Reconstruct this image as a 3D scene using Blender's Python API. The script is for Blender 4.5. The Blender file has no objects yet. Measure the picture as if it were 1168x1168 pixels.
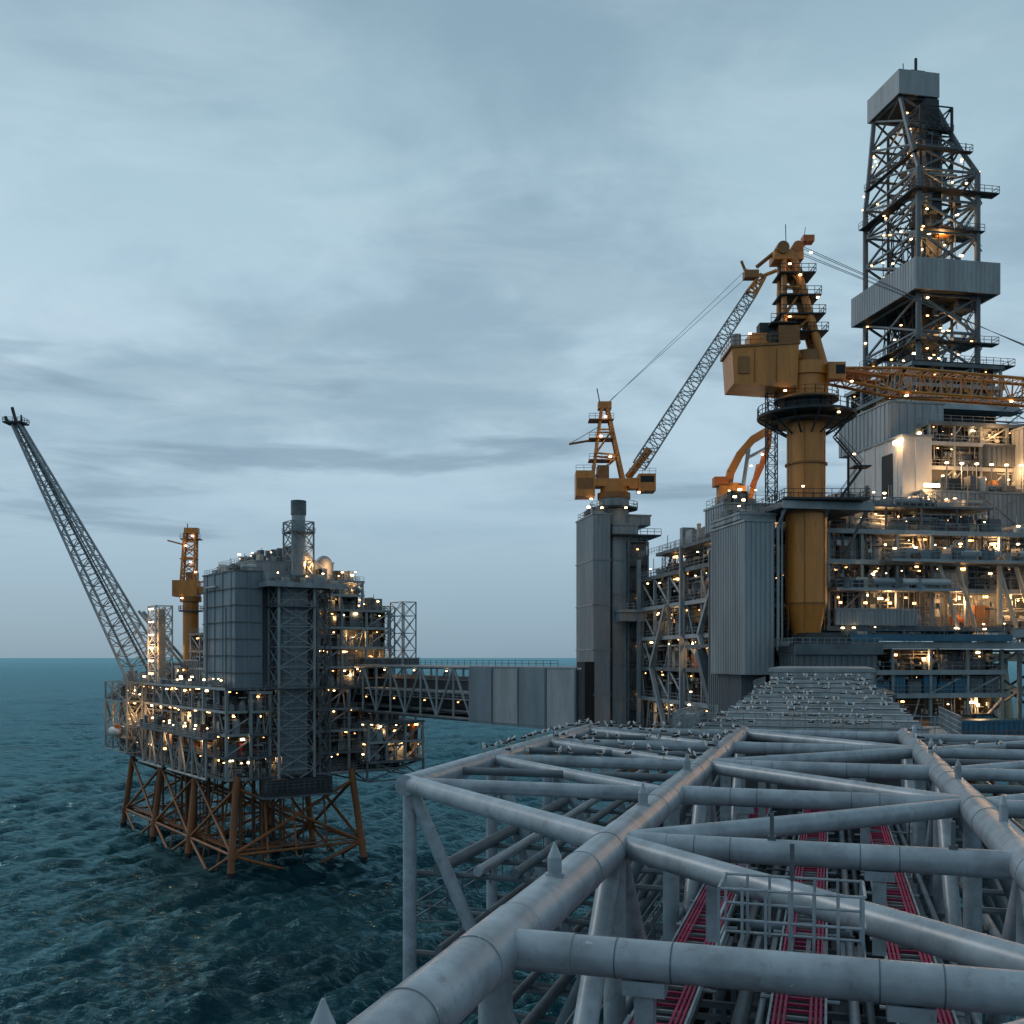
import bpy, math, random
import numpy as np
from mathutils import Vector, Matrix

scene = bpy.context.scene
H = 57.0   # eye height above the sea (m)

# ------------------------------------------------------------------ materials
MATS = {}
def mk(name, col, rough=0.6, metal=0.0, var=0.25, scale=0.6, bump=0.0, streak=False, rust=0.0, spots=0.0):
    m = bpy.data.materials.new(name); m.use_nodes = True
    nt = m.node_tree; N = nt.nodes; L = nt.links
    bs = N['Principled BSDF']
    bs.inputs['Roughness'].default_value = rough
    bs.inputs['Metallic'].default_value = metal
    tc = N.new('ShaderNodeTexCoord')
    mp = N.new('ShaderNodeMapping')
    mp.inputs['Scale'].default_value = (1, 1, 0.18) if streak else (1, 1, 1)
    L.new(tc.outputs['Object'], mp.inputs['Vector'])
    nz = N.new('ShaderNodeTexNoise'); nz.inputs['Scale'].default_value = scale
    nz.inputs['Detail'].default_value = 4; nz.inputs['Roughness'].default_value = 0.65
    L.new(mp.outputs['Vector'], nz.inputs['Vector'])
    rp = N.new('ShaderNodeValToRGB')
    rp.color_ramp.elements[0].position = 0.3; rp.color_ramp.elements[1].position = 0.72
    a = [max(0, c*(1-var)) for c in col]; b = [min(1, c*(1+var*0.7)) for c in col]
    rp.color_ramp.elements[0].color = (*a, 1); rp.color_ramp.elements[1].color = (*b, 1)
    L.new(nz.outputs['Fac'], rp.inputs['Fac'])
    out = rp.outputs['Color']
    def layer(out, sc, det, p0, p1, amt, c):
        n2 = N.new('ShaderNodeTexNoise'); n2.inputs['Scale'].default_value = sc
        n2.inputs['Detail'].default_value = det; n2.inputs['Roughness'].default_value = 0.75
        L.new(mp.outputs['Vector'], n2.inputs['Vector'])
        r2 = N.new('ShaderNodeValToRGB')
        r2.color_ramp.elements[0].position = p0; r2.color_ramp.elements[1].position = p1
        r2.color_ramp.elements[0].color = (0, 0, 0, 1); r2.color_ramp.elements[1].color = (amt, amt, amt, 1)
        L.new(n2.outputs['Fac'], r2.inputs['Fac'])
        mx = N.new('ShaderNodeMixRGB'); L.new(r2.outputs['Color'], mx.inputs['Fac'])
        L.new(out, mx.inputs['Color1']); mx.inputs['Color2'].default_value = (*c, 1)
        return mx.outputs['Color']
    if rust > 0: out = layer(out, scale*2.3, 5, 0.56, 0.72, rust, (0.085, 0.06, 0.045))
    if spots > 0: out = layer(out, 5.5, 3, 0.68, 0.72, spots, (0.6, 0.6, 0.58))
    L.new(out, bs.inputs['Base Color'])
    if bump > 0:
        bp = N.new('ShaderNodeBump'); bp.inputs['Strength'].default_value = bump
        n3 = N.new('ShaderNodeTexNoise'); n3.inputs['Scale'].default_value = scale*6
        L.new(tc.outputs['Object'], n3.inputs['Vector'])
        L.new(n3.outputs['Fac'], bp.inputs['Height']); L.new(bp.outputs['Normal'], bs.inputs['Normal'])
    MATS[name] = m
    return m
def mkem(name, col, strength):
    m = bpy.data.materials.new(name); m.use_nodes = True
    nt = m.node_tree; bs = nt.nodes['Principled BSDF']
    bs.inputs['Base Color'].default_value = (*col, 1)
    bs.inputs['Emission Color'].default_value = (*col, 1)
    bs.inputs['Emission Strength'].default_value = strength
    m.cycles.emission_sampling = 'NONE'
    MATS[name] = m

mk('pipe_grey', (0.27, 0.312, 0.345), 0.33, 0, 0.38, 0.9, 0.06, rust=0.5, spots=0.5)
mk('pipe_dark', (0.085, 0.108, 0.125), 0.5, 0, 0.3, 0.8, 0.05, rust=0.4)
mk('steel', (0.09, 0.108, 0.12), 0.6, 0, 0.45, 0.35, rust=0.5)
mk('steel_lt', (0.225, 0.25, 0.26), 0.55, 0, 0.35, 0.3, streak=True, rust=0.5)
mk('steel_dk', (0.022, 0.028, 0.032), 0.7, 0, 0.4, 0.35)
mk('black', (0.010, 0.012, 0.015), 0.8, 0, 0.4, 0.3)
mk('clad', (0.25, 0.275, 0.29), 0.5, 0, 0.3, 0.25, streak=True, rust=0.45)
mk('clad_dk', (0.09, 0.108, 0.122), 0.5, 0, 0.3, 0.25, streak=True, rust=0.4)
mk('clad_blue', (0.14, 0.18, 0.208), 0.5, 0, 0.3, 0.25, streak=True, rust=0.4)
mk('white', (0.44, 0.44, 0.43), 0.5, 0, 0.2, 0.4, streak=True, rust=0.4)
mk('yellow', (0.52, 0.185, 0.028), 0.45, 0, 0.32, 0.35, streak=True, rust=0.55)
mk('yellow_dk', (0.24, 0.09, 0.015), 0.5, 0, 0.25, 0.5)
mk('orange', (0.45, 0.12, 0.02), 0.5, 0, 0.25, 0.5)
mk('jacket', (0.225, 0.08, 0.024), 0.6, 0, 0.5, 0.2, streak=True, rust=0.8)
mk('cream', (0.44, 0.38, 0.29), 0.6, 0, 0.15, 0.4, rust=0.3)
mk('magenta', (0.34, 0.02, 0.075), 0.5, 0, 0.3, 1.0)
mk('blue', (0.018, 0.10, 0.165), 0.5, 0, 0.3, 0.5, rust=0.3)
mk('red', (0.33, 0.03, 0.015), 0.5, 0, 0.2, 0.5)
mk('brown', (0.10, 0.055, 0.035), 0.6, 0, 0.3, 0.5)
mk('roof_pale', (0.34, 0.37, 0.385), 0.7, 0, 0.35, 0.9, rust=0.3, spots=0.8)
mk('bird_white', (0.6, 0.6, 0.6), 0.8, 0, 0.1, 4)
mk('bird_dark', (0.02, 0.02, 0.024), 0.8, 0, 0.2, 4)
mk('beak', (0.5, 0.25, 0.02), 0.6, 0, 0.1, 4)
mkem('lamp_warm', (1.0, 0.47, 0.15), 9)
mkem('lamp_white', (1.0, 0.66, 0.33), 14)

# ------------------------------------------------------------------ mesh builder
class B:
    def __init__(s): s.v = []; s.f = []; s.m = []; s.sm = []; s.ml = []
    def mi(s, n):
        if n not in s.ml: s.ml.append(n)
        return s.ml.index(n)
    def face(s, idx, m, smooth=False):
        s.f.append(idx); s.m.append(s.mi(m)); s.sm.append(smooth)
    def box(s, x0, x1, y0, y1, z0, z1, m):
        if x1 < x0: x0, x1 = x1, x0
        if y1 < y0: y0, y1 = y1, y0
        if z1 < z0: z0, z1 = z1, z0
        b = len(s.v)
        s.v += [(x0,y0,z0),(x1,y0,z0),(x1,y1,z0),(x0,y1,z0),(x0,y0,z1),(x1,y0,z1),(x1,y1,z1),(x0,y1,z1)]
        for q in ((0,3,2,1),(4,5,6,7),(0,1,5,4),(1,2,6,5),(2,3,7,6),(3,0,4,7)):
            s.face(tuple(b+i for i in q), m)
    def hexa(s, lo, hi, m):
        """lo/hi: 4 corners each, counter-clockwise seen from above"""
        b = len(s.v); s.v += [tuple(p) for p in lo] + [tuple(p) for p in hi]
        for q in ((0,3,2,1),(4,5,6,7),(0,1,5,4),(1,2,6,5),(2,3,7,6),(3,0,4,7)):
            s.face(tuple(b+i for i in q), m)
    def tube(s, p, q, r, m, n=8, r2=None, cap=True):
        p = Vector(p); q = Vector(q); d = q-p; L = d.length
        if L < 1e-6: return
        d /= L
        up = Vector((0,0,1)) if abs(d.z) < 0.95 else Vector((1,0,0))
        x = d.cross(up).normalized(); y = d.cross(x)
        if r2 is None: r2 = r
        b = len(s.v); off = math.pi/4 if n == 4 else 0
        cs = [(math.cos(off+2*math.pi*i/n), math.sin(off+2*math.pi*i/n)) for i in range(n)]
        A = [p + x*(c*r) + y*(k*r) for c, k in cs]; C = [q + x*(c*r2) + y*(k*r2) for c, k in cs]
        s.v += [tuple(t) for t in A] + [tuple(t) for t in C]
        sm = n >= 7
        for i in range(n):
            j = (i+1) % n
            s.face((b+i, b+j, b+n+j, b+n+i), m, sm)
        if cap:
            if sm:
                b2 = len(s.v); s.v += [tuple(t) for t in A] + [tuple(t) for t in C]
            else: b2 = b
            s.face(tuple(b2+i for i in reversed(range(n))), m)
            s.face(tuple(b2+n+i for i in range(n)), m)
    def path(s, pts, r, m, n=6):
        for a, c in zip(pts[:-1], pts[1:]): s.tube(a, c, r, m, n)
    def rail(s, pts, h=1.15, m='steel_lt', step=2.0, r=0.045, rows=2):
        pts = [Vector(p) for p in pts]
        for a, c in zip(pts[:-1], pts[1:]):
            L = (c-a).length; k = max(1, int(round(L/step)))
            for i in range(k+1):
                t = a.lerp(c, i/k); s.tube(t, t+Vector((0,0,h)), r, m, 4, cap=False)
            for j in range(rows):
                z = Vector((0,0,h*(j+1)/rows)); s.tube(a+z, c+z, r, m, 4, cap=False)
    def ringrail(s, c, R, h=1.1, m='steel_lt', n=20, r=0.05):
        pts = [(c[0]+R*math.cos(2*math.pi*i/n), c[1]+R*math.sin(2*math.pi*i/n), c[2]) for i in range(n+1)]
        s.rail(pts, h, m, 99, r)
    def lattice(s, P, Q, w0, h0, w1, h1, n, rc, rb, m, up=(0,0,1), ns=4, mb=None):
        P = Vector(P); Q = Vector(Q); d = (Q-P).normalized(); mb = mb or m
        sd = d.cross(Vector(up)).normalized(); t = sd.cross(d)
        R = []
        for i in range(n+1):
            k = i/n; c = P.lerp(Q, k); w = w0+(w1-w0)*k; h = h0+(h1-h0)*k
            R.append([c+sd*(sx*w/2)+t*(sy*h/2) for sx, sy in ((-1,-1),(1,-1),(1,1),(-1,1))])
        for j in range(4): s.tube(R[0][j], R[n][j], rc, m, 6)
        for i in range(n+1):
            for j in range(4):
                s.tube(R[i][j], R[i][(j+1)%4], rb, mb, ns, cap=False)
                if i < n:
                    a, c = (j, (j+1)%4) if (i+j) % 2 == 0 else ((j+1)%4, j)
                    s.tube(R[i][a], R[i+1][c], rb, mb, ns, cap=False)
    def frame(s, x0, x1, y0, y1, zs, rc, rb, m, xb=True, mb=None, n=6):
        """open braced tower: corner columns with X bracing between the levels zs"""
        C = [(x0,y0),(x1,y0),(x1,y1),(x0,y1)]; mb = mb or m
        for x, y in C: s.tube((x,y,zs[0]), (x,y,zs[-1]), rc, m, n)
        for i, z in enumerate(zs):
            for j in range(4):
                a = C[j]; c = C[(j+1)%4]
                s.tube((*a,z), (*c,z), rb, mb, 4, cap=False)
                if xb and i < len(zs)-1:
                    s.tube((*a,z), (*c,zs[i+1]), rb, mb, 4, cap=False)
                    s.tube((*c,z), (*a,zs[i+1]), rb, mb, 4, cap=False)
    def clad(s, x0, x1, y0, y1, z0, z1, m, rib=1.0, d=0.12, cap='steel_lt', bands=0):
        s.box(x0, x1, y0, y1, z0, z1, m)
        nx = max(1, int((x1-x0)/rib)); ny = max(1, int((y1-y0)/rib))
        for i in range(nx):
            x = x0+(i+0.5)*(x1-x0)/nx; w = min((x1-x0)/nx*0.25, 0.4)
            s.box(x-w, x+w, y0-d, y0-0.003, z0+0.05, z1-0.05, m); s.box(x-w, x+w, y1+0.003, y1+d, z0+0.05, z1-0.05, m)
        for i in range(ny):
            y = y0+(i+0.5)*(y1-y0)/ny; w = min((y1-y0)/ny*0.25, 0.4)
            s.box(x0-d, x0-0.003, y-w, y+w, z0+0.05, z1-0.05, m); s.box(x1+0.003, x1+d, y-w, y+w, z0+0.05, z1-0.05, m)
        e = d+0.1
        s.box(x0-e, x1+e, y0-e, y1+e, z1+0.003, z1+0.35, cap)
        for k in range(bands):
            z = z0+(k+1)*(z1-z0)/(bands+1)
            s.box(x0-e, x1+e, y0-e, y0-d-0.004, z-0.12, z+0.12, cap); s.box(x0-e, x0-d-0.004, y0-d, y1+e, z-0.12, z+0.12, cap)
    def stair(s, p, q, w=1.0, m='steel_lt', axis='x', step=0.5):
        p = Vector(p); q = Vector(q); o = Vector((0,w,0)) if axis == 'x' else Vector((w,0,0))
        for k in (Vector((0,0,0)), o):
            s.tube(p+k, q+k, 0.13, m, 4)
            s.tube(p+k+Vector((0,0,1)), q+k+Vector((0,0,1)), 0.05, m, 4)
        n = max(2, int((q-p).length/step))
        for i in range(n):
            t = p.lerp(q, (i+0.5)/n); s.tube(t, t+o, 0.07, m, 4)
    def lamp(s, x, y, z, m='lamp_warm', r=0.22):
        s.box(x-r, x+r, y-r*0.6, y+r*0.6, z-r*0.5, z+r*0.5, m)
    def obj(s, name, parent=None, loc=(0,0,0), rotz=0.0):
        me = bpy.data.meshes.new(name); me.from_pydata(s.v, [], s.f)
        me.polygons.foreach_set('material_index', s.m); me.polygons.foreach_set('use_smooth', s.sm)
        for n in s.ml: me.materials.append(MATS[n])
        me.update()
        o = bpy.data.objects.new(name, me); scene.collection.objects.link(o)
        o.location = loc; o.rotation_euler = (0,0,rotz)
        if parent: o.parent = parent
        return o
def empty(name, loc=(0,0,0), rotz=0.0):
    o = bpy.data.objects.new(name, None); scene.collection.objects.link(o)
    o.location = loc; o.rotation_euler = (0,0,rotz); return o
def plight(name, parent, loc, w, col=(1.0,0.53,0.22), r=0.5):
    l = bpy.data.lights.new(name, 'POINT'); l.energy = w; l.color = col; l.shadow_soft_size = r
    o = bpy.data.objects.new(name, l); scene.collection.objects.link(o); o.location = loc; o.parent = parent

# ------------------------------------------------------------------ process-deck facade generator
WALLS = ['clad','clad_dk','steel','steel_lt','clad_blue','clad_dk','steel_dk','steel']
ITEMS = ['steel','steel_lt','clad','white','clad_dk','steel','steel','cream','brown','steel_dk','clad_blue']
def facade(b, R, ax, fx, a0, a1, z0, z1, lamps=0.7, dens=1.0, back='steel_dk', depth=6.0, r=1.0, accents=True, fine=1.5):
    def pt(t, d, z): return (t, fx+d, z) if ax == 'x' else (fx+d, t, z)
    def bx(t0, t1, d0, d1, za, zb, m):
        if ax == 'x': b.box(t0, t1, fx+d0, fx+d1, za, zb, m)
        else: b.box(fx+d0, fx+d1, t0, t1, za, zb, m)
    hh = z1-z0
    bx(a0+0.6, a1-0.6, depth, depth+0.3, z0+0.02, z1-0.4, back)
    t = a0+0.4
    while t < a1-1.2:
        w = min(R.uniform(1.0, 4.2), a1-0.4-t); k = R.random(); m = R.choice(ITEMS)
        d = R.uniform(0.9, 3.0)
        if accents and R.random() < 0.07: m = R.choice(['yellow','red','blue','orange'])
        if k < 0.17: bx(t, t+w*0.92, d+1.0, d+1.3, z0, z1-0.45-R.choice([0,0,hh*0.3]), R.choice(WALLS))
        elif k < 0.40:
            h = hh*R.uniform(0.2, 0.7); bx(t, t+w*0.85, d, d+R.uniform(1, 2.5), z0, z0+h, m)
            if R.random() < 0.6: bx(t+w*0.15, t+w*0.5, d+0.2, d+1, z0+h, z0+h+hh*0.15, R.choice(ITEMS))
        elif k < 0.50:
            rr = min(w*0.42, 1.2); h = hh*R.uniform(0.4, 0.8)
            b.tube(pt(t+rr, d+rr, z0), pt(t+rr, d+rr, z0+h), rr, m, 10)
            b.tube(pt(t+rr, d+rr, z0+h), pt(t+rr, d+rr, z0+h+0.5), rr, m, 10, r2=rr*0.3)
        elif k < 0.60:
            rr = min(hh*0.2, 0.8); zz = z0+rr+0.5
            b.tube(pt(t, d+rr, zz), pt(t+w*0.9, d+rr, zz), rr, m, 10)
            bx(t+w*0.2, t+w*0.3, d+rr*0.4, d+rr*1.6, z0, zz, 'steel'); bx(t+w*0.65, t+w*0.75, d+rr*0.4, d+rr*1.6, z0, zz, 'steel')
        elif k < 0.80:
            for i in range(R.randint(2, 6)):
                tt = t+R.random()*w; b.tube(pt(tt, d*R.uniform(0.4, 1), z0), pt(tt, d, z1-0.4), R.uniform(0.06, 0.22)*r, R.choice(ITEMS), 6)
        elif k < 0.86 and hh > 3:
            b.tube(pt(t, 0.35, z0), pt(t+w, 0.35, z1-0.4), 0.16*r, 'steel_lt', 6)
        t += w*R.uniform(0.75, 1.15)/dens
    for i in range(R.randint(3, 6)):
        d = R.uniform(0.4, 2.4); z = z1-0.6-R.random()*hh*0.45; L = (a1-a0)
        s0 = a0+R.random()*L*0.6; s1 = min(a1, s0+L*R.uniform(0.15, 0.6)); rr = R.uniform(0.06, 0.22)*r
        b.tube(pt(s0, d, z), pt(s1, d, z), rr, R.choice(['steel_lt','steel','clad','steel_dk']), 6)
        b.tube(pt(s1, d, z), pt(s1, d, z0), rr, 'steel', 6)
    # small fittings: valves, junction boxes, hoses, brackets
    for i in range(int((a1-a0)*fine)):
        tt = R.uniform(a0+0.3, a1-0.9); d = R.uniform(0.25, 2.0); z = R.uniform(z0, z1-1.0); k = R.random(); s_ = R.uniform(0.15, 0.5)*r; m = R.choice(ITEMS)
        if k < 0.4: bx(tt, tt+s_*R.uniform(0.6, 2), d, d+s_, z, z+s_*R.uniform(0.6, 2.2), m)
        elif k < 0.7: b.tube(pt(tt, d, z), pt(tt, d, min(z1-0.5, z+R.uniform(0.8, 3))), R.uniform(0.03, 0.09)*r, m, 4)
        else: b.tube(pt(tt, d, z), pt(min(a1, tt+R.uniform(0.8, 4)), d, z), R.uniform(0.03, 0.09)*r, m, 4)
    n = int((a1-a0)/3.0); hot = R.random()
    for i in range(n):
        # lamps gather in lit stretches of the deck with darker gaps between them
        near = abs(((i/max(1, n))-hot+0.5) % 1.0-0.5) < 0.3
        if R.random() < lamps*(1.0 if near else 0.55):
            tt = a0+(i+R.random())*3.0; d = R.uniform(0.2, 3.0)
            x, y, z = pt(tt, d, z1-0.7-R.random()*0.9)
            b.lamp(x, y, z, R.choice(['lamp_warm','lamp_warm','lamp_white']), R.choice([0.09,0.12,0.15,0.22,0.32])*r*(1.2 if near else 0.8))
def module(b, x0, x1, y0, y1, zs, seed, lamps=0.7, colstep=8.0, edge='steel', colm='steel_lt', rails=True, dens=1.0,
           back='steel_dk', brace=0.25, r=1.0, top=True, faces='xy', slab=0.45, depth=6.0, fine=1.5):
    R = random.Random(seed)
    for i, z in enumerate(zs):
        if i == len(zs)-1 and not top: break
        b.box(x0, x1, y0, y1, z-slab, z, edge)
        b.box(x0-0.12, x0-0.004, y0-0.1, y1+0.1, z-slab-0.15, z+0.12, R.choice(['steel_lt','steel','clad']))
        b.box(x0-0.1, x1+0.1, y0-0.12, y0-0.004, z-slab-0.15, z+0.12, R.choice(['steel_lt','steel','clad']))
        if rails:
            b.rail([(x0+0.1,y1,z+0.1),(x0+0.1,y0+0.1,z+0.1),(x1,y0+0.1,z+0.1)], 1.2, 'steel_lt', 2.2, 0.045*r)
    nx = max(1, round((x1-x0)/colstep)); ny = max(1, round((y1-y0)/colstep))
    for i in range(nx+1):
        x = min(max(x0+(x1-x0)*i/nx, x0+0.4), x1-0.4)
        b.tube((x,y0+0.45,zs[0]-slab), (x,y0+0.45,zs[-1]-slab), 0.38*r, colm, 4); b.tube((x,y1-0.45,zs[0]-slab), (x,y1-0.45,zs[-1]-slab), 0.38*r, colm, 4)
    for i in range(1, ny+1):
        y = min(y0+(y1-y0)*i/ny, y1-0.5)
        b.tube((x0+0.45,y,zs[0]-slab), (x0+0.45,y,zs[-1]-slab), 0.38*r, colm, 4); b.tube((x1-0.45,y,zs[0]-slab), (x1-0.45,y,zs[-1]-slab), 0.38*r, colm, 4)
    for za, zb in zip(zs[:-1], zs[1:]):
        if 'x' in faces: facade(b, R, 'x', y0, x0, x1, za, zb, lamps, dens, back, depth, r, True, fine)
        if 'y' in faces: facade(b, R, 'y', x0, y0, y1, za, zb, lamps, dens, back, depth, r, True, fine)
        # far sides: plain plating behind the columns
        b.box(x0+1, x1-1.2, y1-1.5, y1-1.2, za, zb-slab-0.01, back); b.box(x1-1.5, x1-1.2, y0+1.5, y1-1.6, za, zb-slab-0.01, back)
        for i in range(nx):
            if R.random() < brace:
                b.tube((x0+(x1-x0)*i/nx, y0+0.45, za), (x0+(x1-x0)*(i+1)/nx, y0+0.45, zb-slab), 0.22*r, colm, 6)
        for i in range(ny):
            if R.random() < brace:
                b.tube((x0+0.45, y0+(y1-y0)*i/ny, za), (x0+0.45, y0+(y1-y0)*(i+1)/ny, zb-slab), 0.22*r, colm, 6)
def rooftop(b, x0, x1, y0, y1, z, seed, n=14, hmax=4, lamps=6, r=1.0):
    R = random.Random(seed)
    for i in range(n):
        x = R.uniform(x0+0.3, x1-2); y = R.uniform(y0+0.3, y1-2); k = R.random(); m = R.choice(ITEMS); h = R.uniform(0.8, hmax)
        if k < 0.42:
            w = R.uniform(0.8, 3.5); d = R.uniform(0.8, 3.5); b.box(x, min(x+w, x1), y, min(y+d, y1), z, z+h, m)
        elif k < 0.58: b.tube((x,y,z), (x,y,z+h), R.uniform(0.25, 0.8), m, 8)
        elif k < 0.78: b.tube((x,y,z), (x,y,z+h*1.7), 0.08*r, 'steel_lt', 5)
        elif k < 0.88: b.frame(x, x+1.8, y, y+1.8, [z, z+h*0.6, z+h*1.2], 0.1*r, 0.05*r, 'steel_lt')
        else: b.tube((x,y,z+1), (min(x+4,x1),y,z+1), 0.5, m, 8)
    b.rail([(x0,y1,z),(x0,y0,z),(x1,y0,z),(x1,y1,z),(x0,y1,z)], 1.2, 'steel_lt', 2.2, 0.045*r)
    for i in range(lamps):
        x = R.uniform(x0, x1); y = R.uniform(y0, y1); hh = R.uniform(1.5, 3.0)
        b.tube((x,y,z), (x,y,z+hh), 0.06*r, 'steel_lt', 4); b.lamp(x, y, z+hh, 'lamp_white', R.choice([0.14,0.2,0.28])*r)

# ================================================================== DISTANT PROCESS PLATFORM
LP = empty('offshore_platform', (-71.5, 266, 0), math.radians(35.5))
# --- jacket
j = B()
LX = [0, 33]; LY = [0, 32, 64, 96]
def legpt(x, y, z):   # battered legs
    cx, cy = 16.5, 48; k = 1+0.0065*(25-z)
    return (cx+(x-cx)*k, cy+(y-cy)*(1+0.0022*(25-z)), z)
for x in LX:
    for y in LY:
        j.tube(legpt(x,y,-12), legpt(x,y,26), 0.95, 'jacket', 12)
        j.tube(legpt(x,y,5), legpt(x,y,6.5), 1.2, 'jacket', 12)
        j.tube(legpt(x,y,-1), legpt(x,y,1.6), 0.98, 'black', 12)
zz = [-8, 6, 23]
for x in LX:
    for y0, y1 in zip(LY[:-1], LY[1:]):
        j.tube(legpt(x,y0,6), legpt(x,y1,6), 0.4, 'jacket', 8)
        for a, c in zip(zz[:-1], zz[1:]):
            j.tube(legpt(x,y0,a), legpt(x,y1,c), 0.45, 'jacket', 8); j.tube(legpt(x,y1,a), legpt(x,y0,c), 0.45, 'jacket', 8)
for y in LY:
    j.tube(legpt(0,y,6), legpt(33,y,6), 0.4, 'jacket', 8)
    for a, c in zip(zz[:-1], zz[1:]):
        j.tube(legpt(0,y,a), legpt(33,y,c), 0.45, 'jacket', 8); j.tube(legpt(33,y,a), legpt(0,y,c), 0.45, 'jacket', 8)
R = random.Random(3)
for i in range(40):
    x = R.uniform(5, 28); y = R.uniform(6, 90)
    j.tube((x,y,-6), (x,y,25), R.choice([0.22,0.3,0.42]), R.choice(['jacket','brown','brown']), 8)
for y in (12, 24, 40, 52, 76): j.tube((-2,y,-6), (3,y,25), 0.28, 'jacket', 8)
for x in (8, 16, 25): j.tube((x,-1.5,4), (x,2,25), 0.3, 'jacket', 8)
j.box(-1, 34, -0.6, 0.6, 6.6, 6.9, 'jacket'); j.box(-0.6, 0.6, 0.7, 95, 6.6, 6.9, 'jacket')
j.rail([(-0.6,95,7),(-0.6,-0.6,7),(34,-0.6,7)], 1.1, 'jacket', 2.5, 0.07)
j.obj('jacket', LP)
# --- topsides
t = B()
module(t, -3, 50, 0, 100, [25.5, 31, 37, 43, 49], 11, lamps=0.9, brace=0.35, r=1.2, colstep=9)
for (q0, q1) in ((6, 17), (17, 28), (28, 39), (44, 56), (56, 68)):
    t.tube((-6,q0,25), (-6,q1,25), 0.38, 'steel_lt', 6); t.tube((-6,q0,35.5), (-6,q1,35.5), 0.38, 'steel_lt', 6)
    t.tube((-6,q0,35.5), (-6,(q0+q1)/2,25), 0.33, 'steel_lt', 6); t.tube((-6,(q0+q1)/2,25), (-6,q1,35.5), 0.33, 'steel_lt', 6)
    t.tube((-6,q0,25), (-6,q0,35.5), 0.33, 'steel_lt', 6)
t.box(-7.5, -3.2, 3, 70, 35.6, 36.0, 'steel'); t.rail([(-7.4,70,36),(-7.4,3,36),(-3.2,3,36)], 1.3, 'steel_lt', 2, 0.065)
rooftop(t, -7, -3.3, 4, 69, 36, 5, 34, 3.6, 14, 1.3)
t.box(-8, -3.2, 74, 100, 31, 31.4, 'steel'); t.rail([(-8,100,31.4),(-8,74,31.4)], 1.3, 'steel_lt', 2, 0.065)
t.box(-8, -3.2, 74, 100, 43, 43.4, 'steel'); rooftop(t, -8, -3.3, 75, 99, 43.4, 15, 18, 5, 8, 1.3)
for q in (74, 82, 91, 100): t.tube((-8,q,27), (-8,q,49), 0.35, 'steel_lt', 6); t.tube((-8,q,43), (-3,q,25), 0.3, 'steel', 6)
t.frame(-8, -3.2, 74, 100, [27, 35, 43, 49], 0.3, 0.22, 'steel_lt')
# right-hand overhang
module(t, 36, 54, -4, 20, [28, 33.5, 39], 12, lamps=0.9, brace=0.6, r=1.2, colstep=6)
t.frame(36, 54, -3.5, 19.5, [22.5, 28], 0.35, 0.25, 'steel')
# upper modules
module(t, 24, 47, 3, 62, [49, 54.5, 60, 65.5, 70.5], 13, lamps=1.0, brace=0.25, r=1.2)
module(t, 26, 41, 8, 50, [70.5, 75, 79], 14, lamps=1.0, brace=0.2, r=1.2)
rooftop(t, 27, 40, 9, 49, 79, 16, 34, 4.5, 20, 1.35)
rooftop(t, 41.2, 47, 4, 60, 70.5, 17, 30, 4, 20, 1.35)
# scaffold towers on the right corner
t.frame(48.5, 53, -1, 6, [39, 44, 49, 54, 59, 64, 69, 73], 0.2, 0.12, 'steel_lt')
t.frame(47.5, 51, 8, 16, [49, 54, 59, 64, 69, 72], 0.2, 0.12, 'steel_lt')
# big clad block with panel seams
t.clad(-0.5, 7, 0, 24.5, 48.5, 79.5, 'clad_blue', 5.2, 0.18, 'steel', 6)
for z in (53,57.5,62,66.3,70.6,75): t.box(-0.9,-0.8,-0.1,23,z-0.05,z+0.05,'black')
t.path([(-1.2,20,49),(-1.2,20,76),(-1.2,12,76)],0.3,'steel_lt',8); t.path([(-1.1,5,49),(-1.1,5,70)],0.2,'steel',6)
t.clad(7.6, 23.5, 2.5, 26, 49.2, 78, 'clad_dk', 2.0, 0.15, 'steel', 2)
t.clad(9, 24, 12, 40, 78.4, 83.5, 'clad', 1.2, 0.12, 'steel_lt', 0)
t.clad(26, 38, 22, 44, 79.2, 85, 'clad', 1.5, 0.12, 'steel_lt', 0)
rooftop(t, -0.4, 6.8, 0, 24, 79.9, 18, 16, 2.4, 3, 1.2)
rooftop(t, 9, 23.5, 13, 39, 83.9, 19, 30, 3.2, 10, 1.2)
# rows of exhaust ducts and a domed silencer on the roof
for i in range(6):
    y = 13+i*4.4; t.tube((30,y,82), (23,y,87), 1.1, 'clad', 10); t.tube((23,y,87), (23,y,89), 1.1, 'steel', 10); t.box(27,31,y-1.4,y+1.4,79.2,82.5,'steel_lt')
for k in range(6):
    a0 = k*15; r0 = 2.4*math.cos(math.radians(a0)); r1_ = 2.4*math.cos(math.radians(a0+15))
    t.tube((33,18,84.4+2.4*math.sin(math.radians(a0))),(33,18,84.4+2.4*math.sin(math.radians(a0+15))),r0,'clad',16,r2=max(r1_,0.01))
t.tube((33,18,79),(33,18,84.4),2.4,'clad',16)
module(t, 3, 9, -1.5, 2.3, [25.5, 31, 37, 43, 48], 21, lamps=0.8, r=1.2, faces='x', depth=3)
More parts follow.
